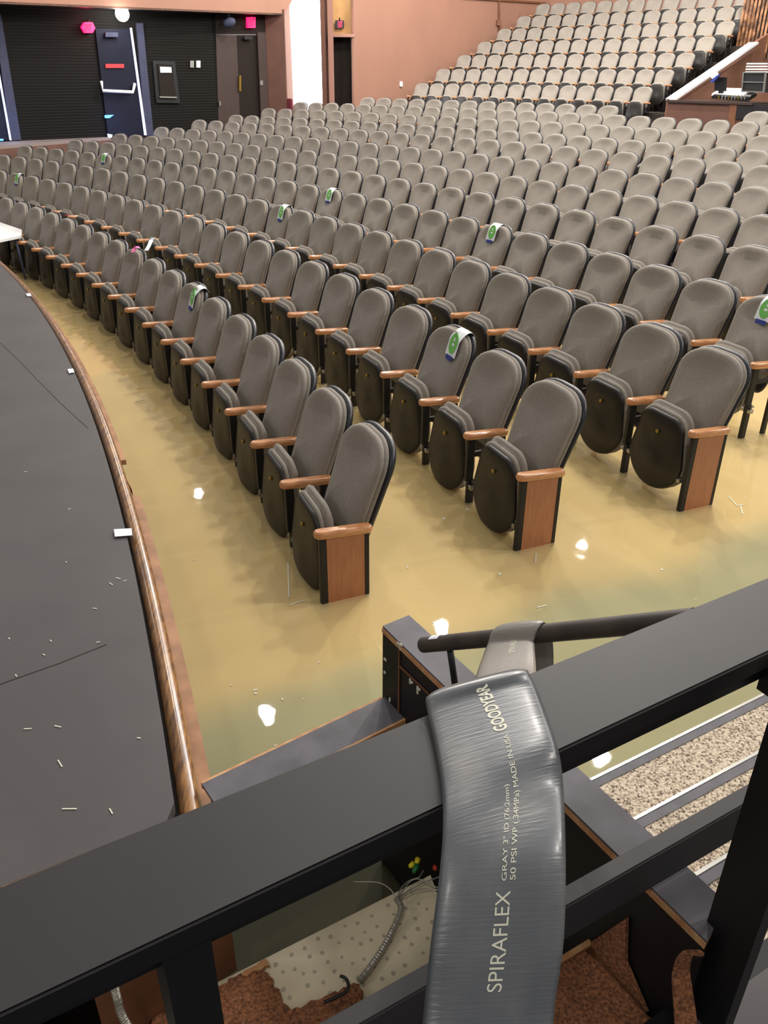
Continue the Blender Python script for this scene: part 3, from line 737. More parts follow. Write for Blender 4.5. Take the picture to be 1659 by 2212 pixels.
# grey screw spots of the board
bm = bmesh.new()
for i in range(26):
    for j in range(10):
        x = -.33+i*.034+(j % 2)*.017+random.uniform(-.007, .007); c = 1.355-j*.036+random.uniform(-.007, .007)
        p = lc(c, x, ZP+.0015)
        u_, v_, _ = proj(p)
        if x > .11+.22*(1.38-c): continue
        bmesh.ops.create_circle(bm, cap_ends=True, segments=8, radius=random.uniform(.0035, .006), matrix=Matrix.Translation(p))
tag(obj('board_spots', bm, M['perfdot']), 'grey dots peppered across the exposed white subfloor board', 'spots', None, 'stuff')
bm = bmesh.new()
def carpet(bm, px, z, t=.012, wob=.006):
    P = []
    for (a, b_) in zip(px, px[1:]+px[:1]):
        A_ = onz(*a, z); B_ = onz(*b_, z); n_ = max(2, int((B_-A_).length/.012))
        for k in range(n_): P.append(A_+(B_-A_)*k/n_+V((random.uniform(-wob, wob), random.uniform(-wob, wob), 0)))
    slab(bm, P, (0, 0, 1), t)
carpet(bm, [(440, 2150), (520, 2105), (560, 2088), (583, 2110), (605, 2150), (628, 2186), (700, 2150), (777, 2122), (795, 2175), (815, 2230), (820, 2300), (300, 2400), (250, 2330), (330, 2200)], ZP+.014)
tag(obj('torn_carpet', bm, M['rust']), 'rust brown carpet with torn edge beside the exposed white board, left of the hose', 'carpet', 'torn rust brown carpet pieces')
ZC = .645
bm = bmesh.new(); c0 = onz(1268, 2042, ZC); c1_ = onz(1400, 2195, ZC); far = onz(1150, 2106, ZC)
slab(bm, [far, c0, c1_, lc(.60, c1_.x+.02, ZC), lc(.60, .23, ZC)], (0, 0, 1), .3)
struct('trim_11', bm, M['brownply'])
bm = bmesh.new()
carpet(bm, [(1150, 2116), (1226, 2068), (1262, 2048), (1287, 2072), (1340, 2130), (1398, 2196), (1420, 2290), (1150, 2330)], ZC+.014, wob=.003)
tag(obj('torn_carpet', bm, M['rust']), 'rust brown carpet under the railing, right of the hose', 'carpet', 'torn rust brown carpet pieces')
bm = bmesh.new()
q = [onpl(x, y, L0+sd*.012, sd) for x, y in ((1262, 2044), (1284, 2030), (1352, 1984), (1350, 2080), (1396, 2188), (1330, 2122))]
slab(bm, q, sd, .008)
tag(obj('torn_carpet', bm, M['rust']), 'shaded rust brown carpet strip turned up against the black stair wall', 'carpet', 'torn rust brown carpet pieces')
bm = bmesh.new(); slab(bm, [onz(x, y, ZC+.017) for x, y in ((1170, 2090), (1272, 2028), (1280, 2038), (1178, 2102))], (0, 0, 1), .008)
tag(obj('wood_batten', bm, M['rawwood']), 'bare pale wood batten along the carpet edge, right of the hose', 'batten')
bm = bmesh.new()   # carpet tear fringe
carpet(bm, [(520, 2100), (560, 2078), (575, 2072), (582, 2085), (560, 2092), (530, 2106)], ZP+.02, .008, .004)
tag(obj('carpet_fringe', bm, M['rawwood']), 'tan backing fringe at the torn corner of the left carpet', 'fringe')
# curled carpet flap
P = [onpl(x, y, L0+sd*o_, sd) for x, y, o_ in ((1478, 2260, .10), (1480, 2212, .09), (1474, 2150, .08), (1470, 2105, .07), (1478, 2072, .07), (1494, 2058, .06), (1512, 2066, .05))]
P = spline(P, 5); bm = bmesh.new(); rows = []
for i, p in enumerate(P):
    w_ = .016*(1-i/len(P))**.6+.004
    rows.append([bm.verts.new(p+V((s*w_, 0, tt))) for s, tt in ((-1, 0), (1, 0), (1, .008), (-1, .008))])
for r0_, r1_ in zip(rows, rows[1:]):
    for k in range(4): bm.faces.new((r0_[k], r0_[(k+1) % 4], r1_[(k+1) % 4], r1_[k]))
bm.faces.new(rows[0]); bm.faces.new(rows[-1][::-1])
tag(obj('curled_carpet_strip', bm, M['rust']), 'narrow carpet strip curling upward beside the right railing post', 'carpet strip')
# brown panels at the left of the pit (stage side)
pn = thing('brown_partition', 'brown wooden panel closing the pit behind the left railing post', 'panel', (-.45, 1.15, ZP))
bq = [onz(512, 2095, ZP), onz(250, 2260, ZP)]
bm = bmesh.new(); u0 = bq[0]; u1 = bq[1]; u1 = u0+(u1-u0)*1.05
slab(bm, [u0-pn.location, u1-pn.location, V((u1.x, u1.y, ZS-.06))-pn.location, V((u0.x, u0.y, ZS-.06))-pn.location], V((.5, -.87, 0)), .02)
obj('panel', bm, M['brownply'], pn)
bm = bmesh.new()
slab(bm, [V((-.86, .0, -.3)), V((-.86, 1.25, -.3)), V((-.86, 1.25, ZS-.051)), V((-.86, .0, ZS-.051))], (1, 0, 0), .03); struct('wall_pit', bm, M['railside'])
# flexible metal conduits
def conduit(pts, r, label, zs):
    P = spline([onz(x, y, z) for (x, y), z in zip(pts, zs)], 40)
    # resample with ribs
    rr = [r*(1+.14*math.sin(i*1.35)) for i in range(len(P))]
    bm = bmesh.new(); tube(bm, P, rr, 12); tag(obj('flexible_conduit', bm, M['foil'], None, True), label, 'conduit', 'flexible metal conduits in the pit')
conduit([(856, 1940), (866, 1962), (852, 2000), (826, 2050), (795, 2095), (775, 2120)], .0075, 'ribbed metal conduit lying on the white board with wires at its end', [ZP+.04, ZP+.035, ZP+.02, ZP+.015, ZP+.015, ZP+.012])
conduit([(246, 2128), (254, 2160), (262, 2190), (285, 2230), (320, 2270)], .008, 'ribbed metal conduit hanging below the railing at the far left', [ZP+.25, ZP+.22, ZP+.2, ZP+.16, ZP+.1])
# wires and connectors
wr = thing('loose_wires', 'loose grey wires with yellow, green and red connectors spilling from the conduit', 'wires', onz(880, 1925, ZP))
wl = wr.location
for pts, zz in ([(856, 1940), (842, 1920), (815, 1906), (762, 1905)], .03), ([(858, 1938), (872, 1912), (900, 1898), (940, 1915), (980, 1935)], .03), ([(858, 1940), (890, 1920), (920, 1905), (960, 1890)], .02), ([(860, 1942), (895, 1925), (930, 1920), (975, 1928)], .025), ([(858, 1940), (885, 1905), (905, 1895), (915, 1880)], .04):
    bm = bmesh.new(); tube(bm, [p-wl for p in spline([onz(x, y, ZP+zz+random.uniform(0, .01)) for x, y in pts], 6)], .0018, 6); obj('wire', bm, M['foil'], wr)
for nm, mt, pts in (('connector', 'wirey', [(884, 1872), (893, 1866)]), ('connector', 'wirey', [(898, 1868), (903, 1856)]), ('connector', 'wireg', [(893, 1884), (901, 1870)]), ('connector', 'wirer', [(936, 1876), (941, 1874)])):
    bm = bmesh.new(); q = [onz(x, y, ZP+.06)-wl for x, y in pts]; tube(bm, q, [.005, .009], 8); obj(nm, bm, M[mt], wr)['label'] = {'wirey': 'yellow twist connector', 'wireg': 'green twist connector', 'wirer': 'red twist connector'}[mt]
bm = bmesh.new(); tube(bm, spline([onz(x, y, ZP+z_) for x, y, z_ in ((700, 2165, .03), (735, 2150, .035), (752, 2135, .04), (748, 2115, .05), (735, 2108, .05))], 6), .004, 8)
tag(obj('black_cord', bm, M['blackplastic'], None, True), 'short curled black cord end lying on the torn carpet', 'cord')

# ------------------------------------------------------------------ lay-flat hose over the railing
def hp(x, y, z=None, dep=None): return onz(x, y, z) if dep is None else ondep(x, y, dep)
ST = [  # left edge, right edge, from camera side over the rail to the pipe and down
    (ondep(885, 2420, .77), ondep(1190, 2400, .79)),
    (ondep(912, 2212, .815), ondep(1196, 2200, .835)),
    (ondep(930, 2040, .845), ondep(1218, 2030, .865)),
    (ondep(950, 1880, .88), ondep(1222, 1850, .905)),
    (onz(957, 1775, 1.51), onz(1217, 1700, 1.49)),
    (onz(953, 1690, 1.509), onz(1206, 1620, 1.509)),
    (onz(940, 1610, 1.508), onz(1180, 1540, 1.508)),
    (onz(924, 1540, 1.508), onz(1156, 1478, 1.508)),
    (onz(920, 1508, 1.513), onz(1141, 1450, 1.513)),
    (onz(935, 1508, 1.48), onz(1142, 1452, 1.48)),
    (onz(972, 1535, 1.38), onz(1150, 1480, 1.38)),
    (onz(1012, 1500, 1.27), onz(1158, 1455, 1.30)),
]
pa = p0+(p1-p0)*.30; 
def pipe_pt(x):   # point of the pipe axis seen at image column x
    lo_, hi_ = 0, 1.3
    for _ in range(40):
        mid = (lo_+hi_)/2
        if proj(p0+(p1-p0)*mid)[0] < x: lo_ = mid
        else: hi_ = mid
    return p0+(p1-p0)*lo_
pl_, pr_ = pipe_pt(1068), pipe_pt(1170)
side = V((0, 0, 1)).cross(dpp).normalized()
if side.y > 0: side = -side         # towards the camera
upv = V((0, 0, 1))
fa, fb = pl_+side*.024-upv*.004, pr_+side*.024-upv*.004
ST += [(ST[-1][0].lerp(fa, .6), ST[-1][1].lerp(fb, .6)), (ST[-1][0].lerp(fa, .88), ST[-1][1].lerp(fb, .88)), (fa, fb),
       (pl_+upv*.021+side*.012, pr_+upv*.021+side*.012),
       (pl_+upv*.022-side*.010, pr_+upv*.022-side*.010),
       (pl_-side*.028-upv*.03+dpp*.01, pr_-side*.028-upv*.03+dpp*.012),
       (pl_-side*.03-upv*.16+dpp*.03, pr_-side*.03-upv*.16+dpp*.03),
       (pl_-side*.03-upv*.42+dpp*.05, pr_-side*.03-upv*.42+dpp*.05)]
NS = 8
LS = spline([s_[0] for s_ in ST], NS); RSs = spline([s_[1] for s_ in ST], NS)
hose_len = [0]
for i in range(1, len(LS)): hose_len.append(hose_len[-1]+((LS[i]+RSs[i])/2-(LS[i-1]+RSs[i-1])/2).length)
def frame(i):
    c0 = (LS[max(i-1, 0)]+RSs[max(i-1, 0)])/2; c1 = (LS[min(i+1, len(LS)-1)]+RSs[min(i+1, len(LS)-1)])/2
    t = (c1-c0).normalized(); w_ = (RSs[i]-LS[i]); n_ = w_.cross(t).normalized(); return t, w_, n_
NRM = [frame(i)[2] for i in range(len(LS))]
if NRM[NS*6].z < 0: NRM = [-n_ for n_ in NRM]
def hose_pt(s, v, h):
    """s length along, v 0..1 across from left, h height above the outer skin"""
    s = max(0, min(hose_len[-1]-1e-6, s)); i = 0
    while hose_len[i+1] < s: i += 1
    t = (s-hose_len[i])/(hose_len[i+1]-hose_len[i])
    l = LS[i].lerp(LS[i+1], t); r = RSs[i].lerp(RSs[i+1], t); n_ = NRM[i].lerp(NRM[i+1], t).normalized()
    thick = .0055*(1-(2*v-1)**8)+.0022*math.sin(v*PI)+.0035*math.exp(-((v-.10)/.05)**2)*0
    return l.lerp(r, v)+n_*(thick+h)
hs = thing('flat_hose', 'grey lay-flat discharge hose with cream lettering draped over the railing and pipe', 'hose', (ST[6][0]+ST[6][1])/2)
ho = hs.location.copy()
bm = bmesh.new(); uvl = bm.loops.layers.uv.new('hose'); NV = 24; grid = []
for i in range(len(LS)):
    n_ = NRM[i]; row = []
    prof_ = [(k/NV, 1) for k in range(NV+1)]+[(k/NV, -1) for k in range(NV-1, 0, -1)]
    for v_, sg in prof_:
        th = .0055*(1-(2*v_-1)**8)+.0022*math.sin(v_*PI)
        if sg < 0: th = -.0055*(1-(2*v_-1)**8)
        row.append((bm.verts.new(LS[i].lerp(RSs[i], v_)+n_*th-ho), v_*.13, hose_len[i]))
    grid.append(row)
for a_, b_ in zip(grid, grid[1:]):
    n_ = len(a_)
    for k in range(n_):
        q = (a_[k], a_[(k+1) % n_], b_[(k+1) % n_], b_[k])
        f = bm.faces.new([x_[0] for x_ in q]); f.smooth = True
        for lp, x_ in zip(f.loops, q): lp[uvl].uv = (x_[1], x_[2])
bm.faces.new([x_[0] for x_ in grid[0]]); bm.faces.new([x_[0] for x_ in grid[-1]][::-1])
hb = obj('hose_body', bm, M['hose'], hs); 
def s_at(px, py):   # hose length whose centre line is seen at image row py
    best = min(range(len(LS)), key=lambda i: abs(proj((LS[i]+RSs[i])/2)[1]-py) if i < NS*9 else 1e9)
    return hose_len[best]
def hose_text(txt, s0, s1, v0, v1, slant=0, thick=0, name='lettering', mt='cream'):
    """text running from s0 to s1; glyph bottoms at across-position v0, tops at v1 (v1<v0: tops to the left)"""
    cu = bpy.data.curves.new('t', 'FONT'); cu.body = txt; cu.size = 1; cu.offset = thick
    o = bpy.data.objects.new('t', cu); C.objects.link(o); bpy.context.view_layer.update()
    dg = bpy.context.evaluated_depsgraph_get(); me = bpy.data.meshes.new_from_object(o.evaluated_get(dg))
    bpy.data.objects.remove(o); bm = bmesh.new(); bm.from_mesh(me)
    bmesh.ops.triangulate(bm, faces=bm.faces); bmesh.ops.subdivide_edges(bm, edges=bm.edges, cuts=1)
    xs = [v.co.x for v in bm.verts]; ys = [v.co.y for v in bm.verts]; x0, x1, y0, y1 = min(xs), max(xs), 0, .72
    for v in bm.verts:
        u = (v.co.x-x0)/(x1-x0); w_ = (v.co.y-y0)/(y1-y0)
        v.co = hose_pt(s0+(s1-s0)*u, v0+(v1-v0)*w_+slant*u, .0005)-ho
    me2 = bpy.data.meshes.new(name); bm.to_mesh(me2); bm.free()
    return link(name, me2, M[mt], hb)
hose_text('SPIRAFLEX', s_at(0, 2138), s_at(0, 1928), .55, .435, -.0, .0)
hose_text('GRAY 3" ID (76.2mm)', s_at(0, 1905), s_at(0, 1705), .515, .475)
hose_text('50 PSI WP (.34MPa) MADE IN USA', s_at(0, 1905), s_at(0, 1600), .585, .54, .02)
hose_text('GOODYEAR', s_at(0, 1590), s_at(0, 1486), .615, .50, -.06, .03)
print('hose s crest', hose_len[NS*8], 'pipe', hose_len[NS*14])
sA = hose_len[NS*12]; sB = hose_len[NS*14]
hose_text('SPIRAFLEX', sA, sB, .66, .54)

# ------------------------------------------------------------------ white table at the left
tb = thing('folding_table', 'white topped folding table standing in the water at the left edge', 'table', onz(40, 600, 0))
tp = tb.location.copy()
Q = [onz(47, 496, .48), onz(45, 509, .48), onz(-60, 530, .48), onz(-90, 470, .48), onz(0, 480, .48)]
bm = bmesh.new(); slab(bm, [p-tp for p in Q], (0, 0, 1), .03); obj('tabletop', bm, M['white'], tb)
for a_, b_ in (((33, 515), (55, 603)), ((12, 518), (20, 560))):
    bm = bmesh.new(); A_ = onz(*a_, .45); B_ = onz(*b_, 0); B_ = A_.lerp(B_, 1.25); tube(bm, [A_-tp, B_-tp], .014, 8); obj('leg', bm, M['bluecol'], tb)
# pink flagging tape ends on seats
for pts, z_, lab, mt in (([(287, 545), (290, 538), (296, 532), (299, 536)], .74, 'pink flagging tape end on a front-row seat back', 'pink'),
                ([(316, 541), (322, 530), (327, 518), (333, 513)], .75, 'white and pink flagging ribbon sticking up between two rows', 'paper'),
                ([(140, 466), (148, 463), (155, 462)], .52, 'pink tape end stuck to a second-row armrest', 'pink')):
    bm = bmesh.new(); Pp = [onz(x, y, z_+k*.02) for k, (x, y) in enumerate(pts)]
    for q0_, q1_ in zip(Pp, Pp[1:]): slab(bm, [q0_-V((.018, 0, 0)), q0_+V((.018, 0, 0)), q1_+V((.018, 0, 0)), q1_-V((.018, 0, 0))], (0, -1, .3), .004)
    tag(obj('flagging_tape', bm, M[mt]), lab, 'tape', 'flagging tape scraps on the seats')

# ------------------------------------------------------------------ back-left: platform, black wall, doors
class VP:   # vertical plane through two plan points
    def __init__(s, a, b):
        s.a = V((a[0], a[1], 0)); s.d = (V((b[0], b[1], 0))-s.a).normalized(); s.n = V((s.d.y, -s.d.x, 0))
    def P(s, x, y, off=0): return onpl(x, y, s.a+s.n*off, s.n)
    def poly(s, pts, off=0): return [s.P(x, y, off) for x, y in pts]
def pxy(px, Y): p = ony(px, 180, Y); return (p.x, p.y)
WL = VP(pxy(22, 19.9), pxy(300, 21.8))       # black wall plane; n points to camera side
FA = VP(pxy(0, 18.9), pxy(613, 24.0))        # salmon fascia
def vslab(vp, pts, off=0, t=.05): 
    bm = bmesh.new(); slab(bm, vp.poly(pts, off), vp.n, t); return bm
def quad(x0, y0, x1, y1): return [(x0, y0), (x1, y0), (x1, y1), (x0, y1)]
struct('wall_left', vslab(WL, [(-60, -80), (462, -80), (474, 330), (-60, 345)], 0, .1), M['ribs'])
bm = bmesh.new()   # platform
zpl = WL.P(22, 305).z
f0 = onz(-60, 320, zpl); f1 = onz(238, 296, zpl); f2 = f1+(f1-f0)*.9
slab(bm, [f0, f2, WL.P(560, 290)*0+V((WL.P(600, 280).x, WL.P(600, 280).y, zpl)), V((WL.P(-60, 310).x, WL.P(-60, 310).y, zpl))], (0, 0, 1), .9)
struct('platform_floor', bm, M['platform'])
bm = bmesh.new(); nf = V((f1-f0).xy.to_3d()).normalized(); nf = V((nf.y, -nf.x, 0))
slab(bm, [f0+nf*.03-V((0, 0, .06)), f2+nf*.03-V((0, 0, .06)), f2+nf*.03-V((0, 0, .9)), f0+nf*.03-V((0, 0, .9))], nf, .02); struct('trim_2', bm, M['brownwall'])
# columns with the blue light on them put into their base colour
struct('trim_3', vslab(WL, [(-14, 30), (2, 30), (46, 302), (24, 304)], .06, .06), M['bluecol'])
struct('trim_4', vslab(WL, [(295, 50), (309, 50), (332, 292), (314, 294)], .06, .06), M['bluecol'])
struct('ceiling_left', vslab(FA, [(-80, -120), (700, -120), (613, 33), (-80, 5)], 0, .05), M['salmon']).name = 'wall_fascia'
# soffit: from fascia bottom back to the wall
s0, s1 = FA.P(-80, 5), FA.P(613, 33); w0 = WL.P(-90, 20); w1 = WL.P(600, 40); zz = max(s0.z, s1.z)
bm = bmesh.new(); slab(bm, [s0, s1, V((w1.x, w1.y, s1.z)), V((w0.x, w0.y, s0.z))], (0, 0, -1), .04); struct('ceiling', bm, M['railside'])
# panic door
dr = struct('door_1', vslab(WL, [(206, 62), (281, 62), (314, 296), (234, 300)], .05, .05), M['navy'])
def wp(parent, name, vp, pts, off, t, m, label=None):
    bm = vslab(vp, pts, off, t); o = obj(name, bm, M[m], parent)
    if label: o['label'] = label
    return o
wp(dr, 'door_edge_light', WL, [(281, 60), (285, 60), (317, 292), (312, 292)], .08, .02, 'doorlight', 'bright daylight gap along the door edge')
wp(dr, 'door_closer', WL, quad(228, 70, 255, 80), .14, .06, 'bluecol')
wp(dr, 'door_sign', WL, quad(228, 138, 268, 147), .08, .02, 'redsign', 'small red sign with white lettering')
bm = bmesh.new(); tube(bm, [WL.P(x, y, .1+o_) for x, y, o_ in ((219, 176, 0), (222, 196, .08), (287, 199, .08), (291, 181, 0))], .035, 8); obj('panic_bar', bm, M['white'], dr)
wp(dr, 'lower_glow', WL, [(226, 249), (246, 248), (237, 255), (227, 255)], .08, .02, 'bluelight', 'blue lit lower corner')
wp(dr, 'threshold_glow', WL, [(232, 289), (243, 291), (242, 297), (234, 298)], .08, .02, 'doorlight')
dr2 = struct('door_2', vslab(WL, [(-60, 110), (-8, 110), (22, 303), (-60, 308)], .05, .05), M['navy'])
wp(dr2, 'door_edge_light', WL, [(-6, 150), (-2, 150), (25, 303), (21, 303)], .08, .02, 'doorlight')
wp(dr2, 'threshold_glow', WL, [(-20, 300), (8, 300), (7, 304), (-20, 305)], .09, .02, 'bluelight')
# exit signs
def text_on(parent, vp, txt, x0, x1, y0, y1, off, m):
    cu = bpy.data.curves.new('t', 'FONT'); cu.body = txt; o = bpy.data.objects.new('t', cu); C.objects.link(o); bpy.context.view_layer.update()
    me = bpy.data.meshes.new_from_object(o.evaluated_get(bpy.context.evaluated_depsgraph_get())); bpy.data.objects.remove(o)
    xs = [v.co.x for v in me.vertices]; ys = [v.co.y for v in me.vertices]; a0_, a1_, b0_, b1_ = min(xs), max(xs), min(ys), max(ys)
    for v in me.vertices:
        v.co = vp.P(x0+(x1-x0)*(v.co.x-a0_)/(a1_-a0_), y1+(y0-y1)*(v.co.y-b0_)/(b1_-b0_), off)-(parent.location if parent.type == 'EMPTY' else V())
    return link('lettering', me, M[m], parent)
def exit_sign(vp, x0, y0, x1, y1, label, style, off=.12):
    c = vp.P((x0+x1)/2, (y0+y1)/2, off); t = thing('exit_sign', label, 'exit sign', c)
    if style == 'arrow': pts = [(x0, (y0+y1)/2-1), (x0+6, y0), (x1-6, y0), (x1, (y0+y1)/2+1), (x1-5, y1), (x0+7, y1)]
    else: pts = quad(x0, y0, x1, y1)
    bm = bmesh.new(); slab(bm, [p-c for p in vp.poly(pts, off)], vp.n, .1)
    o = obj('sign_face', bm, M['exitmag'] if style != 'box' else M['blackplastic'], t)
    if style == 'arrow': text_on(t, vp, 'EXIT', x0+7, x1-8, y0+4, y1-4, off+.02, 'exitdark')
    elif style == 'face': text_on(t, vp, 'EXIT', x0+2, x1-2, y0+3, y1-3, off+.02, 'exitdark')
    else: text_on(t, vp, 'EXIT', x0+6, x1-3, y0+2, y1-2, off+.01, 'exitred')
    bm = bmesh.new(); ccx = (x0+x1)/2; tube(bm, [vp.P(ccx, y0, off-.05)-c, vp.P(ccx, y0-6, off-.05)-c], .02, 6); obj('mount', bm, M['blackplastic'], t)
exit_sign(WL, 177, 48, 206, 71, 'glowing magenta exit sign with arrow ends left of the black panic door', 'arrow')
exit_sign(WL, 536, 37, 552, 60, 'glowing red exit sign above the brown double doors', 'face')
# lamp heads
c = WL.P(264, 30, .5)
t = thing('flood_lamp', 'bright white lamp under the dark soffit beside the arrow exit sign', 'lamp', c)
bm = bmesh.new(); bmesh.ops.create_uvsphere(bm, u_segments=16, v_segments=10, radius=.15); obj('bulb', bm, M['lamp'], t, True)
bm = bmesh.new(); tube(bm, [(0, 0, .12), (0, 0, .35)], .05, 10); obj('stem', bm, M['blackplastic'], t)
c = WL.P(495, 49, .3); t = thing('emergency_light', 'small unlit grey spotlight under the soffit left of the red exit sign', 'light fixture', c)
bm = bmesh.new(); bmesh.ops.create_uvsphere(bm, u_segments=12, v_segments=8, radius=.11, matrix=Matrix.Scale(1.5, 4, (1, 0, .3))); obj('head', bm, M['bluecol'], t, True)
bm = bmesh.new(); tube(bm, [(0, 0, .08), (0, 0, .25)], .03, 8); obj('stem', bm, M['blackplastic'], t)
# electrical panel
c = WL.P(357, 175, .05); t = thing('wall_cabinet', 'black metal cabinet with pale label on the ribbed black wall', 'cabinet', c)
for nm, pts, off, tt, m_ in (('frame', [(330, 131), (378, 133), (389, 223), (338, 222)], .05, .05, 'blackmetal'), ('door', [(340, 138), (372, 140), (381, 214), (347, 213)], .08, .03, 'ddoor')):
    bm = bmesh.new(); slab(bm, [p-c for p in WL.poly(pts, off)], WL.n, tt); o = obj(nm, bm, M[m_], t)
bm = bmesh.new(); slab(bm, [p-c for p in WL.poly([(346, 144), (370, 145), (371, 157), (347, 157)], .1)], WL.n, .02); obj('label_card', bm, M['paper'], o)
bm = bmesh.new(); slab(bm, [p-c for p in WL.poly([(345, 208), (382, 209), (382, 212), (345, 211)], .1)], WL.n, .02); obj('lower_lip', bm, M['silver'], o)
for x, lab, m_ in ((415, 'left grey switch plate beside the brown doors', 'silver'), (429, 'right white switch plate beside the brown doors', 'white')):
    tag(obj('switch_plate', vslab(WL, quad(x-4, 131, x+4, 146), .05, .04), M[m_]), lab, 'switch', 'switch plates on the black wall')
# brown double doors
W2 = VP((WL.P(459, 100).x, WL.P(459, 100).y), (WL.P(575, 100).x, WL.P(575, 100).y))
d3 = struct('door_3', vslab(W2, [(459, 74), (511, 76), (520, 300), (474, 300)], -.0, .06), M['browndoor'])
wp(d3, 'door_handle', W2, quad(474, 219, 477, 228), .06, .05, 'silver'); wp(d3, 'push_plate', W2, quad(517, 163, 521, 197), .06, .04, 'brass')
d4 = struct('door_4', vslab(W2, [(511, 76), (559, 76), (568, 300), (520, 300)], -.05, .06), M['ddoor'])
wp(d4, 'door_handle', W2, quad(562, 174, 568, 184), .06, .05, 'silver'); wp(d4, 'closer', W2, quad(528, 78, 545, 85), .06, .05, 'blackmetal')
struct('trim_5', vslab(W2, [(556, 70), (574, 70), (582, 300), (566, 300)], .03, .06), M['browndoor'])
struct('wall_alcove', vslab(W2, [(455, 20), (580, 20), (580, 74), (459, 74)], 0, .05), M['ddoor'])
# return wall to the pilaster
pa_ = W2.P(574, 100); pb_ = FA.P(613, 100)
RT = VP((pa_.x, pa_.y), (pb_.x, pb_.y))
struct('wall_return', vslab(RT, [(572, 20), (613, 20), (622, 300), (580, 300)], 0, .04), M['brownwall'])
P1 = pxy(632, 25.0)
PL = VP(pxy(613, 24.0), P1)
struct('wall_pilaster', vslab(PL, [(611, -60), (624, -60), (636, 240), (622, 240)], 0, .05), M['salmon2'])
WN = VP(P1, pxy(694, 26.2))
struct('window_1', vslab(WN, [(624, -60), (689, -60), (697, 240), (636, 240)], 0, .05), M['daylight'])
RV = VP(pxy(694, 26.2), pxy(706, 27.0))
struct('wall_reveal', vslab(RV, [(689, -60), (705, -60), (712, 240), (697, 240)], 0, .05), M['brownwall'])
JB = VP(pxy(706, 27.0), pxy(765, 27.0))
struct('wall_jamb', vslab(JB, [(705, -60), (717, -60), (723, 240), (712, 240)], .05, .08), M['salmon2'])
struct('wall_overdoor', vslab(JB, [(716, -60), (764, -60), (766, 73), (718, 74)], -.2, .05), M['lightply'])
struct('trim_6', vslab(JB, [(718, 73), (766, 73), (766, 80), (719, 80)], .04, .25), M['salmon2'])
d5 = struct('door_5', vslab(JB, [(719, 80), (757, 80), (760, 240), (722, 240)], -.5, .05), M['ddoor'])
wp(d5, 'frame', JB, [(757, 80), (765, 80), (766, 240), (760, 240)], -.2, .2, 'browndoor')
exit_sign(JB, 724, 44, 743, 61, 'black box exit sign with red letters on the golden panel', 'box', -.05)
# salmon wall along the steep block
SW = VP(pxy(765, 27.0), (5.7, 33.4))
struct('wall_back', vslab(SW, [(763, -60), (1290, -60), (1290, 120), (1000, 240), (766, 260)], 0, .1), M['salmon'])
bm = vslab(SW, [(1000, -8), (1180, 5), (1180, 9), (1000, -3)], .06, .06); struct('trim_9', bm, M['brownply'])
bm = bmesh.new(); tube(bm, [SW.P(1079, -30, .06), SW.P(1078, 75, .06)], .025, 6); box(bm, SW.P(1078, 49, .08), (.12, .12, .16))
tag(obj('conduit_drop', bm, M['brownply']), 'thin vertical conduit with a small box on the salmon wall', 'conduit')
tag(obj('wall_switch', vslab(SW, quad(865, 176, 870, 187), .05, .04), M['white']), 'small white switch low on the salmon wall', 'switch')
# back wall closing the house behind the steep block
bm = bmesh.new(); slab(bm, [V((5.7, 33.4, 3)), V((25, 20, 3)), V((25, 20, 9)), V((5.7, 33.4, 9))], (0, -1, 0), .1); struct('wall_rear', bm, M['salmon'])
# maroon chair beside the window
c = onz(628, 232, 1.3); c = pol(40.1, 0, 0)*0+ony(628, 230, 24.3)
t = thing('maroon_chair', 'maroon upholstered chair standing behind the last row beside the bright window', 'chair', (c.x-.1, c.y-.25, .55), .9)
hgt = ony(628, 212, 24.3).z-.55
bm = bmesh.new(); box(bm, (.05, 0, hgt-.22), (.07, .38, .44), bevel=.03); obj('backrest', bm, M['maroon'], t, True)
bm = bmesh.new(); box(bm, (-.18, 0, hgt-.50), (.44, .40, .10), bevel=.03); obj('seat', bm, M['maroon'], t, True)
for sx in (-.36, .04):
    for sy in (-.17, .17):
        bm = bmesh.new(); box(bm, (sx, sy, (hgt-.54)/2), (.03, .03, hgt-.54)); obj('leg', bm, M['blackmetal'], t)

# ------------------------------------------------------------------ right: ramp wall, slat wall, sound booth
aw = .722
ra = pol(40, aw, 0); rb_ = pol(52, aw, 0)
RW = VP((ra.x, ra.y), (rb_.x, rb_.y))
struct('wall_ramp', vslab(RW, [(1446, 214), (1627, 95), (1680, 60), (1680, 262), (1440, 268)], 0, .08), M['bwall2'])
t = thing('ramp_cap', 'bright white sloping cap on the brown wall beside the steep block', 'wall cap', RW.P(1446, 214))
bm = bmesh.new(); tl = RW.P(1446, 213); tr_ = RW.P(1626, 91); n_ = RW.n
pts = [tl-n_*.10, tr_-n_*.10, tr_+n_*.16, tl+n_*.16]
pts = [p-t.location for p in pts]; nrm = (pts[1]-pts[0]).cross(pts[3]-pts[0]).normalized(); nrm = nrm if nrm.z > 0 else -nrm
slab(bm, pts, nrm, .05); obj('cap_board', bm, M['white'], t)
bm = bmesh.new(); pts = [tl+n_*.13-V((0, 0, .05)), tr_+n_*.13-V((0, 0, .05)), tr_+n_*.13-V((0, 0, .17)), tl+n_*.13-V((0, 0, .10))]
slab(bm, [p-t.location for p in pts], n_, .03); obj('side_trim', bm, M['salmon2'], t)
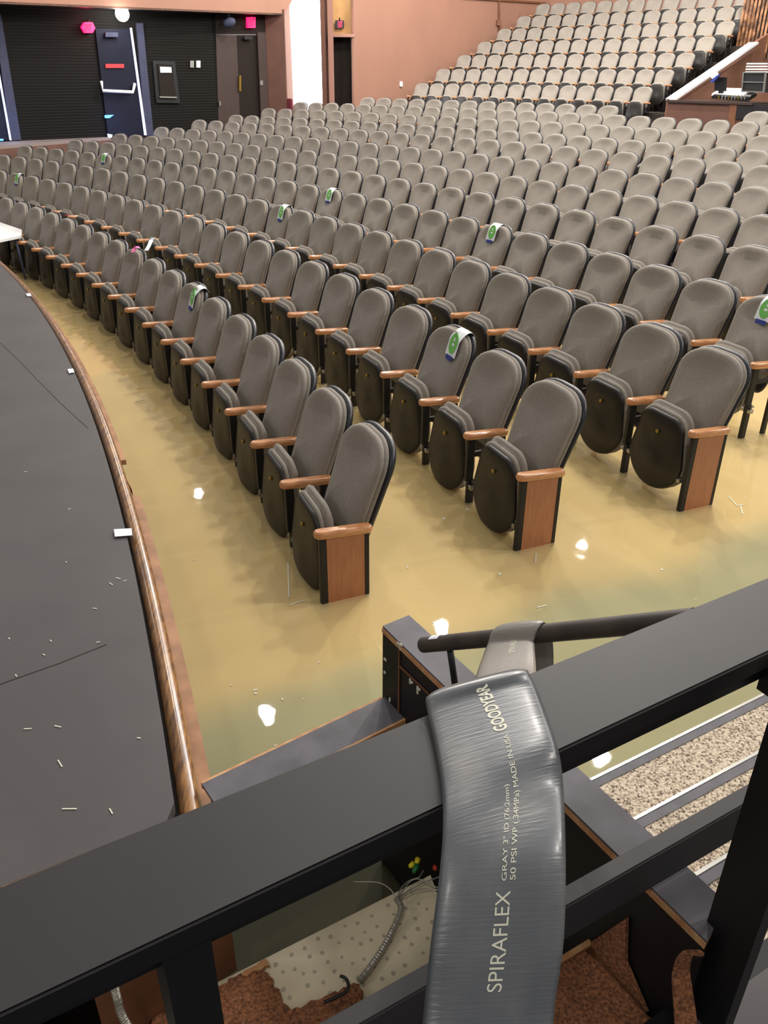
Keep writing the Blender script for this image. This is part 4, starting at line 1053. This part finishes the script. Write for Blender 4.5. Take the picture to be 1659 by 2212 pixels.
# slat wall
sp = pol(49.3, aw, 0); tg = V((math.sin(aw), -math.cos(aw), 0))
SL = VP((sp.x, sp.y), (sp.x+tg.x, sp.y+tg.y))
sw = struct('wall_slats', vslab(SL, [(1626, -80), (1760, -80), (1760, 130), (1636, 126)], -.03, .05), M['ddoor'])
x0s = SL.P(1629, 0); 
zt, zb = SL.P(1640, -80).z, SL.P(1640, 128).z
for i in range(22):
    bm = bmesh.new(); p = x0s+tg*(-.28+i*.105); w_ = .035
    slab(bm, [V((p.x, p.y, zb)), V((p.x, p.y, zt))] + [V((p.x+tg.x*w_*1.6, p.y+tg.y*w_*1.6, zt)), V((p.x+tg.x*w_*1.6, p.y+tg.y*w_*1.6, zb))], SL.n, .08)
    o = obj('slat', bm, M['slats'], sw)
# booth
bp0 = pol(44.6, aw, 0); bp0.x, bp0.y = RW.P(1443, 218).x, RW.P(1443, 218).y
BT = VP((bp0.x, bp0.y), (bp0.x+tg.x, bp0.y+tg.y-.1))
bt = thing('sound_booth', 'brown sound booth counter below the white sloping cap', 'booth', (BT.P(1520, 240).x, BT.P(1520, 240).y, .72)); bl = bt.location.copy()
bm = bmesh.new(); slab(bm, [p-bl for p in BT.poly([(1443, 219), (1626, 223), (1620, 300), (1430, 300)])], BT.n, .06); obj('front_panel', bm, M['brownwall'], bt)
bm = bmesh.new(); A_ = BT.P(1440, 216, .06); B_ = BT.P(1626, 220, .06); zc_ = A_.z; slab(bm, [p-bl for p in [A_, V((B_.x, B_.y, zc_)), V((B_.x, B_.y, zc_))-BT.n*.9, A_-BT.n*.9]], (0, 0, 1), .05); obj('counter', bm, M['browndoor'], bt)
bm = bmesh.new(); slab(bm, [p-bl for p in BT.poly([(1576, 224), (1592, 224), (1584, 300), (1570, 300)], .03)], BT.n, .05); obj('post', bm, M['brownply'], bt)
bm = bmesh.new(); slab(bm, [p-bl for p in BT.poly([(1594, 224), (1660, 226), (1660, 260), (1586, 258)], .03)], BT.n, .05); obj('dark_opening', bm, M['blackplastic'], bt)
B2 = VP((bp0.x+.3, bp0.y+.45), (bp0.x+.3+tg.x, bp0.y+.45+tg.y-.1))
def bitem(name, label, cat, plist):
    c = B2.P(*plist[0][1][0]); t = thing(name, label, cat, c)
    for nm, pts, off, th, m_ in plist:
        bm = bmesh.new(); slab(bm, [p-c for p in B2.poly(pts, off)], B2.n, th); obj(nm, bm, M[m_], t)
    return t
bitem('computer_monitor', 'black computer monitor on the sound booth counter', 'monitor', [('screen', [(1544, 167), (1569, 167), (1567, 197), (1543, 196)], 0, .04, 'monitor'), ('stand', [(1552, 196), (1560, 196), (1562, 208), (1550, 208)], -.02, .06, 'blackplastic')])
c = B2.P(1580, 202); t = thing('mixing_console', 'sound mixing console under white papers on the booth counter', 'mixing console', c)
bm = bmesh.new(); a_ = B2.P(1538, 202); b_ = B2.P(1622, 205); slab(bm, [a_-c, b_-c, b_-B2.n*.35+V((0, 0, .12))-c, a_-B2.n*.35+V((0, 0, .12))-c], (0, -.3, 1), .05); obj('papers', bm, M['white'], t)
bm = bmesh.new(); a_ = B2.P(1538, 207, .1); b_ = B2.P(1618, 213, .1); slab(bm, [a_-c, b_-c, b_-B2.n*.3+V((0, 0, .1))-c, a_-B2.n*.3+V((0, 0, .1))-c], (0, -.3, 1), .06); obj('console_body', bm, M['blackplastic'], t)
for i in range(9):
    x = 1552+i*7; bm = bmesh.new(); slab(bm, [p-c for p in B2.poly([(x, 206), (x+2, 206), (x+1, 215), (x-1, 215)], .13)], B2.n, .02); obj('fader', bm, M['silver' if i % 3 else 'brass'], t)
c = B2.P(1630, 170, .1); t = thing('equipment_rack', 'silver framed equipment rack on the booth counter at the right edge', 'equipment rack', c)
bm = bmesh.new(); slab(bm, [p-c for p in B2.poly([(1606, 156), (1654, 156), (1650, 200), (1602, 198)], .1)], B2.n, .3); obj('rack_case', bm, M['blackplastic'], t)
for i in range(4):
    y = 136+i*6; bm = bmesh.new(); slab(bm, [p-c for p in B2.poly([(1613-i, y), (1658, y), (1657, y+3), (1612-i, y+3)], .12)], B2.n, .25); obj('rack_unit', bm, M['white'], t)
for pts in ([(1606, 155), (1655, 155), (1655, 158), (1606, 158)], [(1604, 176), (1652, 177), (1652, 179), (1604, 178)], [(1602, 196), (1648, 198), (1648, 200), (1602, 199)], [(1604, 156), (1607, 156), (1603, 199), (1601, 198)], [(1652, 156), (1655, 156), (1650, 200), (1647, 200)]):
    bm = bmesh.new(); slab(bm, [p-c for p in B2.poly(pts, .13)], B2.n, .04); obj('frame_bar', bm, M['silver'], t)
bitem('hanging_rag', 'white and blue rag hanging on the brown ramp wall above the monitor', 'rag', [('white_cloth', [(1534, 158), (1548, 156), (1550, 165), (1538, 170), (1534, 165)], .1, .05, 'white'), ('blue_cloth', [(1548, 163), (1556, 160), (1540, 178), (1533, 176)], .14, .05, 'bluetape')])

# ------------------------------------------------------------------ lights
def point(name, loc, e, r=.12, col=(1, .94, .87)):
    l = bpy.data.lights.new(name, 'POINT'); l.energy = e; l.shadow_soft_size = r; l.color = col
    o = bpy.data.objects.new(name, l); C.objects.link(o); o.location = loc; return o
def spot(name, loc, tgt, e, r=.12, size=120, col=(1, .94, .87)):
    l = bpy.data.lights.new(name, 'SPOT'); l.energy = e; l.shadow_soft_size = r; l.color = col; l.spot_size = math.radians(size); l.spot_blend = .5
    o = bpy.data.objects.new(name, l); C.objects.link(o); o.location = loc
    o.rotation_euler = (V(tgt)-V(loc)).to_track_quat('-Z', 'Y').to_euler(); return o
HL = 7.0
for x, y, e_ in [(428, 1068, 300), (1258, 1182, 720), (953, 1356, 600), (577, 1543, 330), (1298, 1638, 540)]:
    P = onz(x, y, 0); d = ray(x, y).normalized(); d.z = -d.z; q = P+d*(HL/d.z)
    point('house_and_fill_lamp', q, e_, .11)
for q, e_ in (((13, 14, 7.5), 900), ((9, 23, 8), 900), ((2, 25, 7.5), 700), ((15, 24, 8), 900), ((0, 20, 7.5), 800), ((5, 20.5, 8), 850), ((2.2, 6.8, 7.2), 160), ((-1, -1.5, 6.5), 110), ((6.5, 3, 7), 520), ((-7, 1, 7), 90), ((-10, 12, 7), 110), ((11, 7, 7.5), 600)):  # unseen fill lamps added to brighten the seats and water
    point('house_and_fill_lamp', q, e_, .2)
point('door_lamp', WL.P(264, 33, .8), 10, .1)
point('exit_glow', WL.P(190, 46, .35), 3, .05, (1, .02, .1))
point('blue_spill', WL.P(262, 262, .6), 6, .1, (.35, .5, 1))
point('blue_spill', WL.P(20, 262, .6), 5, .1, (.35, .5, 1))
wd = bpy.data.worlds.new('World'); bpy.context.scene.world = wd; wd.use_nodes = True
wd.node_tree.nodes['Background'].inputs[0].default_value = (1, .95, .9, 1); wd.node_tree.nodes['Background'].inputs[1].default_value = .22
vs_ = bpy.context.scene.view_settings; vs_.view_transform = 'Standard'; vs_.look = 'None'; vs_.exposure = .65; vs_.gamma = 1; vs_.use_curve_mapping = False
